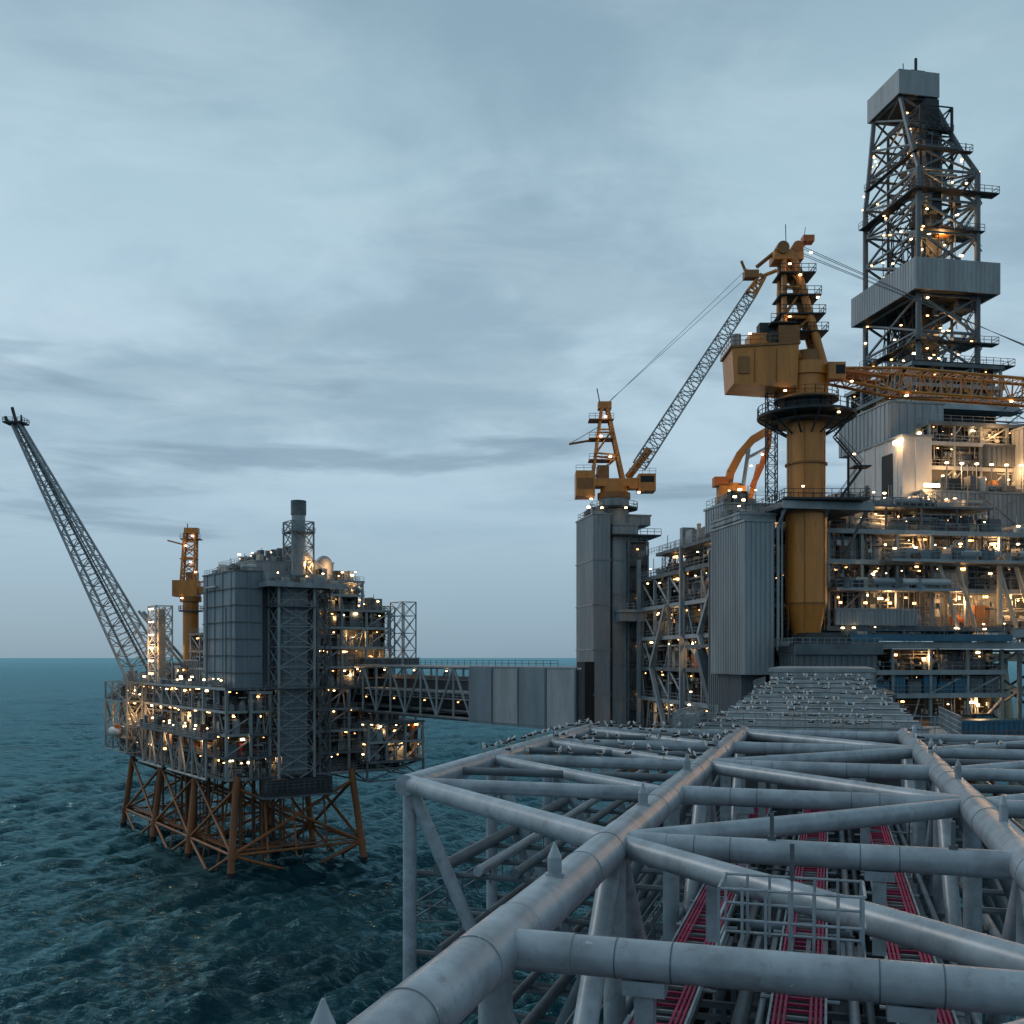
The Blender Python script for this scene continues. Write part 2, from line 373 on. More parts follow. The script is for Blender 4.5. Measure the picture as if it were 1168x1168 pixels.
# near stair/riser tower
t.frame(9.5, 19.5, -5, 2, [22, 27.4, 32.8, 38.2, 43.6, 49, 54.4, 59.8, 65.2, 70.6, 76], 0.4, 0.17, 'steel_lt', n=8)
t.clad(11.2, 18.2, -3.6, 1.4, 26, 75.5, 'clad_blue', 1.2, 0.15, 'clad', 30)
for z in (22, 49, 70.6): t.box(8.8, 20.2, -5.8, 2.3, z-0.3, z, 'steel'); t.rail([(8.8,2.2,z),(8.8,-5.8,z),(20.2,-5.8,z),(20.2,2.2,z)], 1.3, 'steel_lt', 1.8, 0.07)
t.box(6, 28, -7, 6, 75.9, 76.5, 'steel'); t.box(5.8, 28.2, -7.2, -7.004, 75.4, 76.8, 'steel_lt'); t.box(5.8, 5.996, -7, 6, 75.4, 76.8, 'steel_lt')
rooftop(t, 6, 28, -7, 6, 76.5, 22, 30, 2.8, 6, 1.2)
t.box(6, 24, -6.6, -2, 20.9, 25.2, 'steel_dk'); t.rail([(5,-6.8,22),(25,-6.8,22)], 2.6, 'steel', 1.5, 0.08, 3)
t.box(4.5, 25.5, -7.2, -1, 20.4, 20.85, 'steel')
for i in range(9):
    z = 27+i*5.4
    a, c = ((20.6, 24.5) if i % 2 == 0 else (24.5, 20.6))
    t.stair((a,-2.5,z), (c,-2.5,z+5.2), 1.2, 'steel_lt', 'x', 0.9)
t.frame(20.3, 25, -3, 0, [25.5, 31, 37, 43, 49, 54.4, 59.8, 65.2, 70.6, 75.5], 0.25, 0.13, 'steel')
# exhaust stack in its frame
t.tube((22,11,80), (22,11,100.5), 1.9, 'clad', 16); t.tube((22,11,97), (22,11,101), 2.15, 'steel', 16)
t.frame(18.8, 25.2, 8, 14, [80, 84, 88, 92, 95], 0.28, 0.16, 'steel_lt')
t.box(18.5, 25.5, 7.6, 14.4, 91.8, 92.1, 'steel'); t.rail([(18.5,14.4,92.1),(18.5,7.6,92.1),(25.5,7.6,92.1),(25.5,14.4,92.1)], 1.2, 'steel_lt', 1.8, 0.07)
# left half: deck houses and scaffolded tower
t.clad(2, 20, 36, 50, 49.3, 56, 'clad_dk', 1.5, 0.12); t.clad(4, 24, 62, 82, 49.3, 55, 'clad', 1.5, 0.12)
module(t, 2, 22, 27, 44, [49, 54, 59, 64], 23, lamps=0.9, r=1.2); module(t, 0, 22, 46, 52, [49, 54.5], 24, lamps=0.9, r=1.2)
t.frame(-2.5, 2.5, 62, 70, [49, 53, 57, 61, 65, 69, 73], 0.25, 0.16, 'white'); t.box(-1, 1, 64, 68, 49, 72, 'cream')
rooftop(t, -2.5, 24, 68, 99, 49, 25, 60, 4.5, 20, 1.3); rooftop(t, -2.5, -0.7, 2, 60, 49, 26, 20, 2, 10, 1.2)
for q in (64.5, 67.5):
    for z in (52, 56, 60, 64, 68, 72): t.lamp(-2.8, q, z, 'lamp_white', 0.3)
t.obj('topsides', LP)
for i, (x, y, z, w) in enumerate([(-3.6,20,34.4,600),(-3.6,50,34.4,600),(-5,70,40,600),(-5,88,38,600),(42,-1,36,800),(48,-1,32,600),(35,5.0,52,700),(42,5.0,58,700),(36,5.0,63,900),(30,9,73,900),(-4.5,66,60,1100),(10,2,30,300),(0,85,47,600),(38,11,77,1000),(0,35,40,500),(8,46,52,500),(30,5,68,800),(43,20,73,900),(24,10,83,800),(33,12,83,800)]):
    plight('deck_lamp_%d' % i, LP, (x,y,z), w*2.5)

# lifeboat hung on the left end
lb = B(); prof = [(-4.4,0.2),(-4,0.9),(-2.5,1.5),(0,1.7),(2.5,1.5),(4,0.9),(4.4,0.2)]
for (a, ra), (c, rc_) in zip(prof[:-1], prof[1:]): lb.tube((0,a,0), (0,c,0), ra, 'white', 12, r2=rc_)
lb.box(-0.7, 0.7, -3, -1, 1.2, 2.2, 'orange'); lb.tube((0,-2.5,1.5), (2.5,-2.5,5.5), 0.15, 'steel_lt', 6); lb.tube((0,2.5,1.5), (2.5,2.5,5.5), 0.15, 'steel_lt', 6)
o = lb.obj('lifeboat'); M = Matrix.Translation((-71.5,266,0)) @ Matrix.Rotation(math.radians(35.5), 4, 'Z'); o.matrix_world = M @ Matrix.Translation((-10, 80, 33.5))

# flare boom: lattice arm leaning out over the sea
fb = B()
fb.lattice((-118,334,50), (-163.5,338,134), 11, 9, 2.2, 2.2, 26, 0.42, 0.17, 'clad', up=(0,1,0))
fb.tube((-119,331,47), (-113,331,66), 0.5, 'steel_lt', 8); fb.tube((-104,330,52), (-121,332,72), 0.5, 'steel_lt', 8); fb.tube((-104,336,52), (-121,336,72), 0.5, 'steel_lt', 8)
fb.tube((-118,333,52), (-163,337.5,134), 0.45, 'steel', 8); fb.tube((-117,334.5,52), (-163,338.5,134), 0.25, 'steel', 8)
fb.box(-167, -160.5, 335.5, 340.5, 134, 134.5, 'steel_dk'); fb.rail([(-167,335.5,134.5),(-160.5,335.5,134.5),(-160.5,340.5,134.5),(-167,340.5,134.5),(-167,335.5,134.5)], 1.3, 'steel', 1.6, 0.09)
fb.tube((-163.5,338,134), (-165,338,139.5), 0.55, 'steel_dk', 8); fb.tube((-162,338,134), (-162,338,137), 0.3, 'steel_dk', 8); fb.tube((-166,338,134), (-167.3,338,136.5), 0.5, 'steel_dk', 8)
fb.obj('flare_boom')

# ================================================================== CRANES
def disk(b, x, y, z, r, h, m, n=24): b.tube((x,y,z), (x,y,z+h), r, m, n)
# far-platform crane
c = B()
c.tube((0,0,49), (0,0,74), 2.35, 'yellow', 18); disk(c,0,0,71,3.6,0.4,'steel'); c.ringrail((0,0,71.4),3.6,1.3,'yellow_dk',16,0.08)
disk(c,0,0,74,3.2,1.6,'yellow_dk'); c.box(-5,2.5,-2.6,2.6,75.6,80.5,'yellow'); c.box(2.6,9,-1.8,1.8,76.4,78.6,'yellow'); c.box(-1,2,-2,2,80.6,83,'yellow_dk')
c.lattice((-0.6,0,80), (0,0,95), 4.0, 3.8, 3.2, 3.2, 6, 0.36, 0.2, 'yellow', up=(0,1,0))
c.box(-2.8,3.2,-1.8,1.8,93,93.3,'yellow_dk'); c.rail([(-2.8,-1.8,93.3),(3.2,-1.8,93.3)],1.2,'yellow_dk',1.3,0.08); c.box(-3,2,-1.4,1.4,87,87.3,'yellow_dk')
c.tube((-1,0,95),(-1,0,98),0.15,'steel_dk',5); c.tube((-2,0,91.5),(-7,0,92.8),0.25,'yellow',5); c.box(-1.8,2.4,-1.2,1.2,95,96.6,'yellow')
c.lattice((3,0,79), (30,16,80.5), 2.4, 2.4, 1.4, 1.4, 12, 0.2, 0.12, 'yellow')
for p in ((0.5,-2.2,86),(-1,-2.2,91),(-2,-2.8,75),(2,-2.2,83),(1,-2.2,94)): c.lamp(*p,'lamp_white',0.28)
c.obj('pedestal_crane', None, (-98.4,313.7,0), math.radians(4))

# tower crane on the far corner of the drilling platform
c = B()
c.tube((0,0,84), (0,0,90.5), 3.2, 'steel_lt', 20); disk(c,0,0,88.2,5.0,0.35,'steel_dk'); c.ringrail((0,0,88.5),5,1.2,'steel_lt',18,0.07)
disk(c,0,0,90.5,3.5,1.2,'yellow_dk'); c.tube((0,0,91.7),(0,0,94),2.9,'yellow',18)
c.box(-8.2,-4.2,-2.5,2.5,90.8,96.2,'yellow'); c.box(-4.2,3,-2.2,2.2,93.0,94.6,'yellow'); c.box(3,5.0,-1.6,1.6,92.6,94.8,'yellow'); c.box(5.0,8.6,-2.2,2.2,92,95.6,'yellow'); c.box(5.4,8.2,-2.23,-2.2,93.8,95.1,'black')
c.box(-7.9,-4.5,-2.53,-2.5,92.3,94.6,'yellow_dk'); c.box(-3.6,-1.2,-2,2,94.6,97.4,'yellow_dk')
c.rail([(-8.2,-2.5,96.2),(-3.2,-2.5,96.2)],1.1,'steel_lt',1.5,0.06); c.rail([(3,-2.2,95.6),(8.6,-2.2,95.6)],1.1,'steel_lt',1.5,0.06)
for y in (-1.8, 1.8):
    c.tube((-4.6,y,94.6),(-2.6,y*0.6,110),0.34,'yellow',6); c.tube((1.8,y,94.6),(-1.4,y*0.6,109.5),0.42,'yellow',6); c.tube((-4,y,100),(0.7,y,99.5),0.22,'yellow',6)
    c.tube((-3.4,y*0.8,105),(-0.5,y*0.8,105),0.2,'yellow',6); c.tube((-4,y,100),(-0.5,y*0.8,105),0.14,'yellow',6); c.tube((0.7,y,99.5),(-4.4,y,95),0.14,'yellow',6)
for z in (98.5, 103, 107): c.box(-5.4,-0.2,-1.9,1.9,z,z+0.2,'yellow_dk'); c.rail([(-5.4,-1.9,z+0.2),(-0.2,-1.9,z+0.2)],1.1,'yellow_dk',1.3,0.06)
c.box(-3.4,-0.6,-1.2,1.2,109.5,111,'yellow'); c.tube((-3,0,111),(-3.6,0,114),0.12,'steel_dk',5)
c.tube((-3,0,103.3),(-9.5,0,102.2),0.25,'yellow_dk',6); c.tube((-9.5,0,102.2),(-3,0,106),0.08,'steel_dk',4)
c.tube((3,0,95.2),(7.5,0,101),0.9,'yellow',6); c.tube((2.5,-1.2,95),(6.5,-1,100.5),0.35,'yellow',6)
c.lattice((5.5,0,97.8),(29,0,134), 2.9, 2.9, 2.2, 2.0, 24, 0.2, 0.11, 'steel_lt', up=(0,1,0))
c.lattice((29,0,134),(31.5,0,137.8), 2.0, 1.9, 1.2, 1.0, 3, 0.28, 0.2, 'yellow', up=(0,1,0))
c.box(27.5,30.5,-1.1,1.1,137.2,138.8,'yellow_dk'); c.tube((28,0,138.5),(27,0,141),0.3,'yellow_dk',6); c.tube((31.5,0,137.8),(34.5,0,139),0.4,'yellow',6)
for k in (-0.9,0.5): c.tube((-1.6,k,110.6),(28.5,k,139+k*1.4),0.055,'steel_dk',4)
for p in ((-5,-2.6,90.2),(1,-2.8,91),(-1,-2.6,99),(-3,-2.4,103.4),(-2,-2.4,107.5),(5,-2.3,91.6),(-3,-5,88),(2,-5,88)): c.lamp(*p,'lamp_white',0.25)
c.obj('pedestal_crane', None, (21.6,217,0), 0)

# main yellow crane
c = B()
c.tube((0,0,60.2),(0,0,64.8),1.9,'yellow',28,r2=2.95,cap=True); c.tube((0,0,64.8),(0,0,77.8),2.95,'yellow',32); c.tube((0,0,77.8),(0,0,92),2.75,'yellow',32)
for z in (64.8,77.8,85): disk(c,0,0,z-0.12,3.02,0.24,'yellow_dk',32)
for a in (200,250,310): ca, sa = math.cos(math.radians(a)), math.sin(math.radians(a)); c.tube((3.05*ca,3.05*sa,61),(3.05*ca,3.05*sa,91),0.07,'yellow_dk',5)
disk(c,0,0,91.8,7.0,0.35,'steel_dk',28); c.ringrail((0,0,92.15),6.9,1.3,'steel_dk',28,0.06); disk(c,0,0,90.9,5.2,0.25,'steel_dk',24)
for i in range(12):
    a = i*math.pi/6; c.tube((2.8*math.cos(a),2.8*math.sin(a),89.3),(6.8*math.cos(a),6.8*math.sin(a),91.8),0.14,'steel_dk',5)
disk(c,0,0,94.2,4.6,0.25,'yellow_dk',24); c.ringrail((0,0,94.4),4.5,1.2,'yellow_dk',20,0.06)
c.tube((0,0,92.1),(0,0,94.2),3.1,'steel_dk',28); c.tube((0,0,94.4),(0,0,97.6),3.1,'yellow',28); c.tube((0,0,97.6),(0,0,99.4),3.4,'yellow',28); c.tube((0,0,99.4),(0,0,101.2),2.4,'yellow_dk',24)
c.hexa([(-11.2,-3.2,96.0),(-2.2,-3.2,95.4),(-2.2,3.2,95.4),(-11.2,3.2,96.0)],[(-11.5,-3.4,101.0),(-2.0,-3.4,101.6),(-2.0,3.4,101.6),(-11.5,3.4,101.0)],'yellow')
c.hexa([(-11.8,-3.6,101.02),(-1.8,-3.6,101.62),(-1.8,3.6,101.62),(-11.8,3.6,101.02)],[(-11.8,-3.6,101.35),(-1.8,-3.6,101.95),(-1.8,3.6,101.95),(-11.8,3.6,101.35)],'yellow_dk')
c.rail([(-11.7,3.4,101.4),(-11.7,-3.5,101.4),(-2,-3.5,102)],1.2,'yellow_dk',1.4,0.06)
for x in (-8.3,-5.2): c.box(x,x+0.08,-3.47,-3.3,96.2,101.0,'yellow_dk')
c.box(-10.6,-9,-3.44,-3.3,97.4,99.8,'yellow_dk')
c.box(-8.6,-5.5,-2,1.5,101.4,103.6,'yellow'); c.box(-4.6,-1.6,-2.4,2.4,102,104.6,'yellow_dk'); c.tube((-10.4,-1,101.4),(-10.4,-1,103.6),0.7,'steel_lt',10); c.box(-7,-4,-1,1,103.8,105.4,'steel_dk')
c.tube((-5.4,-2.2,103),(-5.4,1.8,103),0.9,'steel_dk',12); c.box(-5.8,-2.2,-2.8,2.8,104.8,105.0,'steel_dk'); c.rail([(-5.8,-2.8,105),(-2.2,-2.8,105)],1.1,'steel_dk',0.9,0.05)
for y in (-1.7,1.7):
    c.tube((-3.6,y,102.4),(-3.5,y*0.6,115.5),0.42,'yellow',8); c.tube((2.2,y,98.6),(-2.0,y*0.6,114.5),0.62,'yellow',8)
    c.tube((-3.6,y,106),(0.2,y*0.9,106),0.26,'yellow',6); c.tube((-3.6,y,110.3),(-0.9,y*0.8,110.3),0.26,'yellow',6)
    c.tube((-3.6,y,106),(-0.9,y*0.8,110.3),0.17,'yellow',6); c.tube((-3.6,y,102.6),(0.2,y*0.9,106),0.17,'yellow',6); c.tube((-0.9,y*0.8,110.3),(-3.5,y*0.6,114),0.17,'yellow',6)
    c.tube((-0.6,y,99),(-3.5,y,104),0.35,'yellow',6)
for z in (106,110.3): c.tube((-3.6,-1.7,z),(-3.6,1.7,z),0.3,'yellow',6)
for z, x1 in ((106.3,2.2),(109,1.6),(112.2,0.8),(103.8,2.6)):
    c.box(-4.4,x1,-2.2,2.2,z,z+0.18,'steel_dk'); c.rail([(-4.4,-2.2,z+0.18),(x1,-2.2,z+0.18),(x1,2.2,z+0.18)],1.1,'steel_dk',1.0,0.05)
c.box(-5,-0.8,-1.6,1.6,114.4,115.8,'yellow'); c.tube((-3.8,-1.9,116.0),(-3.8,1.9,116.0),0.9,'yellow_dk',12); c.tube((-1.6,-1.7,116.2),(-1.6,1.7,116.2),0.8,'orange',12)
c.tube((-1.5,0,116.2),(0.6,0,118),0.4,'orange',6); c.box(-0.6,1.0,-0.8,0.8,117.3,118.2,'orange'); c.tube((-4.5,0,116),(-7.2,0,113.8),0.3,'yellow_dk',6); c.tube((-2.9,0,116),(-3.0,0,120),0.07,'steel_dk',4); c.tube((-0.3,0,118),(-0.1,0,119.6),0.05,'steel_dk',4)
c.lattice((1.6,0,102),(-1.2,0,113.5),0.9,0.9,0.8,0.8,12,0.07,0.05,'steel_dk',up=(0,1,0))
# boom
c.tube((1.5,0,99.2),(9.5,0,98.0),0.9,'yellow',4,r2=0.6); c.tube((2,-1.6,98.6),(11,-1.6,97.4),0.3,'orange',6); c.tube((2,1.6,98.6),(11,1.6,97.4),0.3,'orange',6)
c.box(2.2,4.6,-3.6,-1.9,96.6,99.0,'yellow'); c.box(3.2,4.5,-3.63,-3.6,97.3,98.6,'black')
c.lattice((3,0,98.0),(13,0,97.0),3.0,1.4,3.2,3.4,6,0.22,0.1,'yellow'); c.lattice((13,0,97.0),(44,0,94.6),3.2,3.4,2.8,3.0,21,0.23,0.09,'yellow'); c.lattice((44,0,94.6),(52,0,93.6),2.8,3.0,1.2,1.0,5,0.2,0.1,'yellow')
c.box(13,44,-0.4,0.4,94.75,94.82,'steel_dk'); c.rail([(13,-0.4,95.2),(44,-0.4,93)],1.0,'steel_dk',1.5,0.03)
for k in (-1.3,-0.7,0.7,1.3): c.tube((-1.6,k,116.6),(48,k,95.5+k*0.9),0.045,'steel',4)
# hanging access platform on the pedestal
c.box(-4.6,7.4,-5.4,3,79.2,79.5,'steel_dk'); c.rail([(-4.6,3,79.5),(-4.6,-5.4,79.5),(7.4,-5.4,79.5),(7.4,3,79.5)],1.2,'steel_dk',1.3,0.05)
c.stair((3.8,-3.6,79.5),(7.2,-3.6,84.2),1.0,'steel_dk','x',0.5); c.stair((7.2,-3.0,84.2),(3.4,-3.0,88.5),1.0,'steel_dk','x',0.5); c.box(5.8,8.2,-3.8,-1.5,84.1,84.3,'steel_dk'); c.stair((3.2,-3.2,88.5),(5.8,-3.2,91.8),1.0,'steel_dk','x',0.5)
c.lattice((-4.8,1,80),(-4.8,1,98),1.4,1.4,1.4,1.4,14,0.09,0.06,'steel_dk',up=(0,1,0))
c.tube((5.8,-1,79.5),(5.8,-1,86.5),0.18,'steel_dk',6)
for x, y, z in ((-3,-2.3,105.8),(1,-2.3,108.6),(-1.5,-2.3,111.8),(-4,-3.6,94.9),(3,-5.5,91.4),(5.4,-3.7,96.2),(14,-1.8,94.7),(29,-1.8,93.8),(-9,-3.6,103),(-3,-2.3,113.4),(0,-2.3,115),(6,-3,86),(-2,-5.5,81)): c.lamp(x,y,z,'lamp_white',0.17)
c.obj('pedestal_crane', None, (42.8,149,0), 0)

# orange knuckle-boom crane
c = B()
c.tube((0,0,77),(0,0,84),1.7,'yellow',16); disk(c,0,0,83.5,3.2,0.3,'steel_dk'); c.ringrail((0,0,83.8),3.1,1.1,'yellow_dk',14,0.06)
c.tube((0,0,84),(0,0,87.5),1.5,'yellow',14); c.box(-2.6,2.0,-1.5,1.5,84.2,87.0,'yellow'); c.box(-3.4,-1.0,-1.2,1.2,87,88.6,'orange')
pts = [(-0.9,0,87),(-0.4,0,89.5),(1.2,0,92.6),(3.4,0,95.2),(6.4,0,97.0)]
for a, d in zip(pts[:-1], pts[1:]): c.tube(a, d, 0.95, 'yellow', 4, r2=0.9)
pts = [(6.4,0,97.0),(6.2,0,94.2),(5.0,0,90.6),(3.4,0,87.0)]
for a, d in zip(pts[:-1], pts[1:]): c.tube(a, d, 0.65, 'orange', 4, r2=0.6)
c.tube((1.4,-0.9,85.5),(2.6,-0.9,93.5),0.35,'steel_lt',8); c.tube((2.6,-0.8,92.0),(5.6,-0.8,93.6),0.26,'steel_lt',8); c.tube((6.4,0.2,97.0),(8.4,0.2,97.4),0.4,'yellow',6); c.tube((3,0.8,84),(4.8,0.8,91),0.5,'yellow',6)
for k in range(6): c.lamp(-2+k*1.3,-2.7,83.0+0.4*(k%2),'lamp_white',0.24)
c.lamp(3,-0.9,90.5,'lamp_white',0.18); c.lamp(5,-0.9,92.5,'lamp_white',0.18)
kc = c.obj('knuckle_boom_crane', None, (38.8,180,0), 0)
plight('crane_flood', kc, (2,-4,85), 400, (1.0,0.75,0.5))

# ================================================================== DRILLING PLATFORM
RP = empty('offshore_platform', (37.8, 150, 0), math.radians(10.7))
d = B()
# corner towers
d.clad(-9.3,-5.7,64,78,40,86.5,'clad',0.9,0.12,'steel_lt',4)
d.box(-5.6,-4.9,66,78,40,84,'black')
d.clad(-4.8,0.6,65,78,41,84.5,'clad',0.9,0.12,'steel_lt',5)
for z in (46,51,56,61,66,71,76,81): d.box(-1.8,2.2,63.6,64.8,z-0.2,z,'steel_dk'); d.rail([(-1.8,63.6,z),(2.2,63.6,z)],1.1,'steel',1.2,0.08)
for i, z in enumerate((41,46,51,56,61,66,71,76)):
    a, e = ((-1.6,1.8) if i%2==0 else (1.8,-1.6)); d.stair((a,63.8,z),(e,63.8,z+5),0.8,'steel','x',0.9)
    if i%2: d.lamp(0,63.4,z+3.4,'lamp_warm',0.18)
d.frame(-1.9,2.3,63.5,65,[41,51,61,71,81],0.2,0.12,'steel')
d.box(-1.8,2.2,64.83,64.86,41,81,'clad_dk')
d.clad(-4.6,4,67,76,84.9,86.8,'clad',1.2,0.1); d.box(-5.4,5,63,78,82.2,82.5,'steel_dk'); d.rail([(-5.4,63,82.5),(5,63,82.5)],1.2,'steel_lt',1.4,0.07)
d.box(-4.6,6,60,78,66.2,66.8,'steel_lt'); d.box(-4.4,6,60.5,78,64.4,66.1,'clad'); d.rail([(-4.6,60,66.8),(6,60,66.8)],1.2,'steel_lt',1.4,0.07)
rooftop(d,-9.2,-6,64.5,77,86.9,31,8,2,2,1.2)
# receding wall of decks
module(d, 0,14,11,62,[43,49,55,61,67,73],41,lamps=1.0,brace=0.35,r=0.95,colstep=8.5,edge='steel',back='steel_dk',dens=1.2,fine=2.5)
d.box(-0.6,14,11,50,76.6,77.2,'steel'); d.rail([(-0.6,62,77.2),(-0.6,11,77.2),(14,11,77.2)],1.2,'steel_lt',1.6,0.05)
facade(d, random.Random(42),'y',0,12,52,73.2,77,0.8,1.2); rooftop(d,0,13,14,50,77.2,43,60,3.8,16)
rooftop(d,0,13,50,61,73.2,44,20,3.2,8)
d.path([(-0.5,61,43),(-0.5,61,77)],0.5,'clad',4); d.path([(-0.5,36,43),(-0.5,36,77)],0.45,'clad',4)
for q0, q1, z0_, z1_ in ((18,27,49,61),(27,18,61,73),(44,53,43,55),(53,44,55,67)): d.tube((-0.6,q0,z0_),(-0.6,q1,z1_),0.5,'clad',4)
d.clad(-3.6,0.2,11,15,47,74,'clad_dk',0.8,0.1); d.tube((-2,15.5,47),(-2,23,58),1.0,'clad_dk',4)
# corrugated tower
d.clad(-5.1,-0.8,-3,10,54.5,76.4,'clad',0.62,0.13,'steel_lt'); d.clad(-4.4,-0.9,0,9,46,54.3,'clad_dk',0.7,0.1,'steel')
d.clad(-5.4,0.2,-1.5,9.5,76.9,77.6,'steel_lt',2,0.05); rooftop(d,-5,-0.4,-2.6,9.6,77.9,45,8,1.5,3,0.8)
d.clad(-3.8,4,8,16,76.8,80.5,'clad',1.0,0.1); rooftop(d,-3.6,3.8,8.2,15.8,80.9,46,10,2.4,4,0.9)
d.tube((-0.3,-3.3,58),(-0.3,-3.3,76),0.22,'steel_lt',8); d.tube((0.3,-3.3,56),(0.3,-3.3,79),0.14,'steel_lt',6)
# front deck modules
module(d, 0,9.5,2,10,[59.8,65,70.2,75.6],47,lamps=0.8,r=0.75,colstep=5,brace=0.3,back='steel',fine=4)
d.box(-0.8,13,-6,10,78.2,79.0,'steel'); d.box(-0.9,13.1,-6.15,-6.004,78.0,79.1,'steel_lt'); d.rail([(-0.8,8,79),(-0.8,-6,79),(13,-6,79)],1.2,'steel_dk',1.2,0.05)
for x in (0,6.5,12.5): d.tube((x,-5.2,78.2),(x,1.5,72),0.25,'steel_lt',6)
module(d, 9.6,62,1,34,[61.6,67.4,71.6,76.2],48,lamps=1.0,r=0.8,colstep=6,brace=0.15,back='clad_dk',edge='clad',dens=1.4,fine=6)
d.clad(10.5,24,0.2,0.9,61.8,64.0,'clad',0.6,0.08,'steel_lt'); d.clad(11,17,2.6,5,71.8,74.9,'white',0.8,0.08); d.clad(27,33,1.6,3,67.6,70.0,'white',1.0,0.08)
for x in (11,15,19,23): d.box(x,x+0.5,-0.0,0.1,65.0,65.3,'lamp_warm')
d.box(9.6,30,-1.8,0.9,66.9,67.3,'clad'); d.rail([(9.6,-1.8,67.3),(30,-1.8,67.3)],1.1,'steel_lt',1.2,0.04); rooftop(d,10,29,-1.7,0.5,67.3,61,30,1.7,6,0.6)
d.box(18,44,-2.6,0.9,71.2,71.6,'clad'); d.rail([(18,-2.6,71.6),(44,-2.6,71.6)],1.1,'steel_lt',1.2,0.04); rooftop(d,18,43,-2.4,0.5,71.6,62,34,2.0,10,0.7)
for k in range(30): d.tube((10+k*0.9,-1.0,61.8),(10+k*0.9,-1.0,66.9),0.045,'steel_lt',4)
for x in (30,33,40,43): d.tube((x,-0.6,61.5),(x-3,-0.6,70.8),0.34,'cream',8)
d.tube((37,-0.8,62),(37,-0.8,71),0.4,'cream',8)
rooftop(d,13,61,3,30,76.2,49,110,3.6,34,0.8)
d.clad(14,24,8,22,76.4,80.0,'clad_dk',0.8,0.1); d.clad(25,33,12,24,76.4,80,'clad',0.8,0.1); d.box(13,38,2,14,79.9,80.2,'steel'); d.rail([(13,2,80.2),(38,2,80.2)],1.2,'steel_lt',1.2,0.05)
facade(d, random.Random(71),'x',2.2,13,38,76.3,79.8,1.0,1.4,'steel_dk',4.0,0.75,True,6); rooftop(d,13,37,2.4,13,80.2,72,36,2.6,10,0.75)
for x in (14,20,26,32,37.5): d.tube((x,2.4,76.2),(x,2.4,80),0.18,'steel',5)
# under-slung teal beams and lower decks
d.box(11,37.5,-3.2,-2.6,59.4,60.4,'blue'); d.box(-2,62,-2.4,30,58.6,59.2,'steel'); d.box(37.6,62,-3.2,-2.6,60.0,61.2,'steel_lt')
d.box(-2.1,62,-2.55,-2.404,58.4,59.3,'steel_lt'); d.rail([(12,-3.2,60.4),(37.5,-3.2,60.4)],1.1,'blue',1.2,0.05)
rooftop(d,10,61,-2.2,0.8,59.2,63,40,1.8,16,0.7)
module(d, 13,38,-1,26,[45,51.5,55,58.7],50,lamps=1.0,r=0.8,colstep=6,brace=0.4,back='steel_dk',top=False,dens=1.3,fine=5)
rr = random.Random(9)
for i in range(9):
    x = 14+i*2.6; d.clad(x,x+2.2,-0.6,1.2,51.6,53.0+rr.random()*1.2,rr.choice(['blue','blue','clad_dk','steel']),0.5,0.05,'steel_dk')
for i in range(6):
    x = 15+i*3.6; d.clad(x,x+3.0,-0.7,1.5,45.1,47.2+rr.random()*1.0,rr.choice(['orange','blue','cream','clad']),0.6,0.05,'steel_dk')
d.box(26,44,-6,-1.2,44.6,45,'steel'); d.clad(27,42,-5,-1.4,45.1,47.4,'blue',0.8,0.08,'blue')
d.rail([(26,-6,45),(44,-6,45)],1.2,'yellow_dk',1.2,0.05)
d.frame(38,46,-4,10,[40,45,52,58],0.35,0.2,'steel')
for x0, x1 in ((40,36),(40.6,45),(52,48)): d.tube((x0,4,56),(x1,4,26),1.0,'cream',14)
d.box(36,62,0,30,56.4,57.6,'cream')
# slab under the crane pedestal, and the grey wall facing the bridge
d.box(-0.4,12.5,-9,-2.6,57.6,58.6,'steel_dk'); d.box(-0.6,12.7,-9.2,-9.004,57.4,58.9,'steel'); d.rail([(-0.4,-2.6,58.6),(-0.4,-9,58.6),(12.5,-9,58.6)],1.1,'steel_lt',1.1,0.045)
d.hexa([(1.5,-7.5,58.6),(9,-7.5,58.6),(9,-3,58.6),(1.5,-3,58.6)],[(2.6,-6.5,60.5),(7.8,-6.5,60.5),(7.8,-3.5,60.5),(2.6,-3.5,60.5)],'steel_dk')
d.clad(0,12,-8.6,-3,50,57.3,'clad_dk',0.9,0.1,'steel')
# ---- drilling modules
d.clad(38.7,44.5,28.3,47.5,80.6,97,'white',3.2,0.15,'steel_lt',0)
d.box(38.5,38.69,31.5,35,82,94.5,'black'); d.box(38.45,38.69,40,41,82,90,'steel')
d.box(44.5,75,30,48,80.6,92,'steel_dk'); d.clad(41,76,25.5,29.9,80.4,86.6,'clad',0.9,0.15,'steel_lt')
d.clad(44.8,52,34,44,92.4,99.5,'clad',2.0,0.12,'steel_lt'); d.clad(56,72,29,40,92.3,96,'clad_dk',1.0,0.12,'steel')
d.clad(39,50,33,52,97.5,104.3,'clad',1.4,0.12,'steel_lt')
module(d, 44.6,72,29.5,36,[87.2,92,96.5,100.2],51,lamps=1.0,r=0.85,colstep=5,brace=0.3,faces='xy',depth=3,back='steel_dk',dens=1.3,fine=5)
rooftop(d,45,75,25.8,29.3,87.0,64,34,3.0,8,0.7)
for x in (47,57,62): d.tube((x,28.2,88.7),(x,28.9,88.7),0.9,rr.choice(['yellow','orange','steel_lt']),14); d.tube((x+1.2,27,87.4),(x+1.2,27,90.3),0.4,'steel_lt',10)
for k in range(6): d.tube((46+k*3,26,87.4),(46+k*3,26,92),0.12,'steel_lt',5); d.lamp(46+k*3,26,92,'lamp_white',0.26)
d.box(38.0,38.3,27.4,30.4,95.8,96.4,'lamp_white'); d.box(41,44,25.1,25.3,87.4,88.0,'lamp_white')
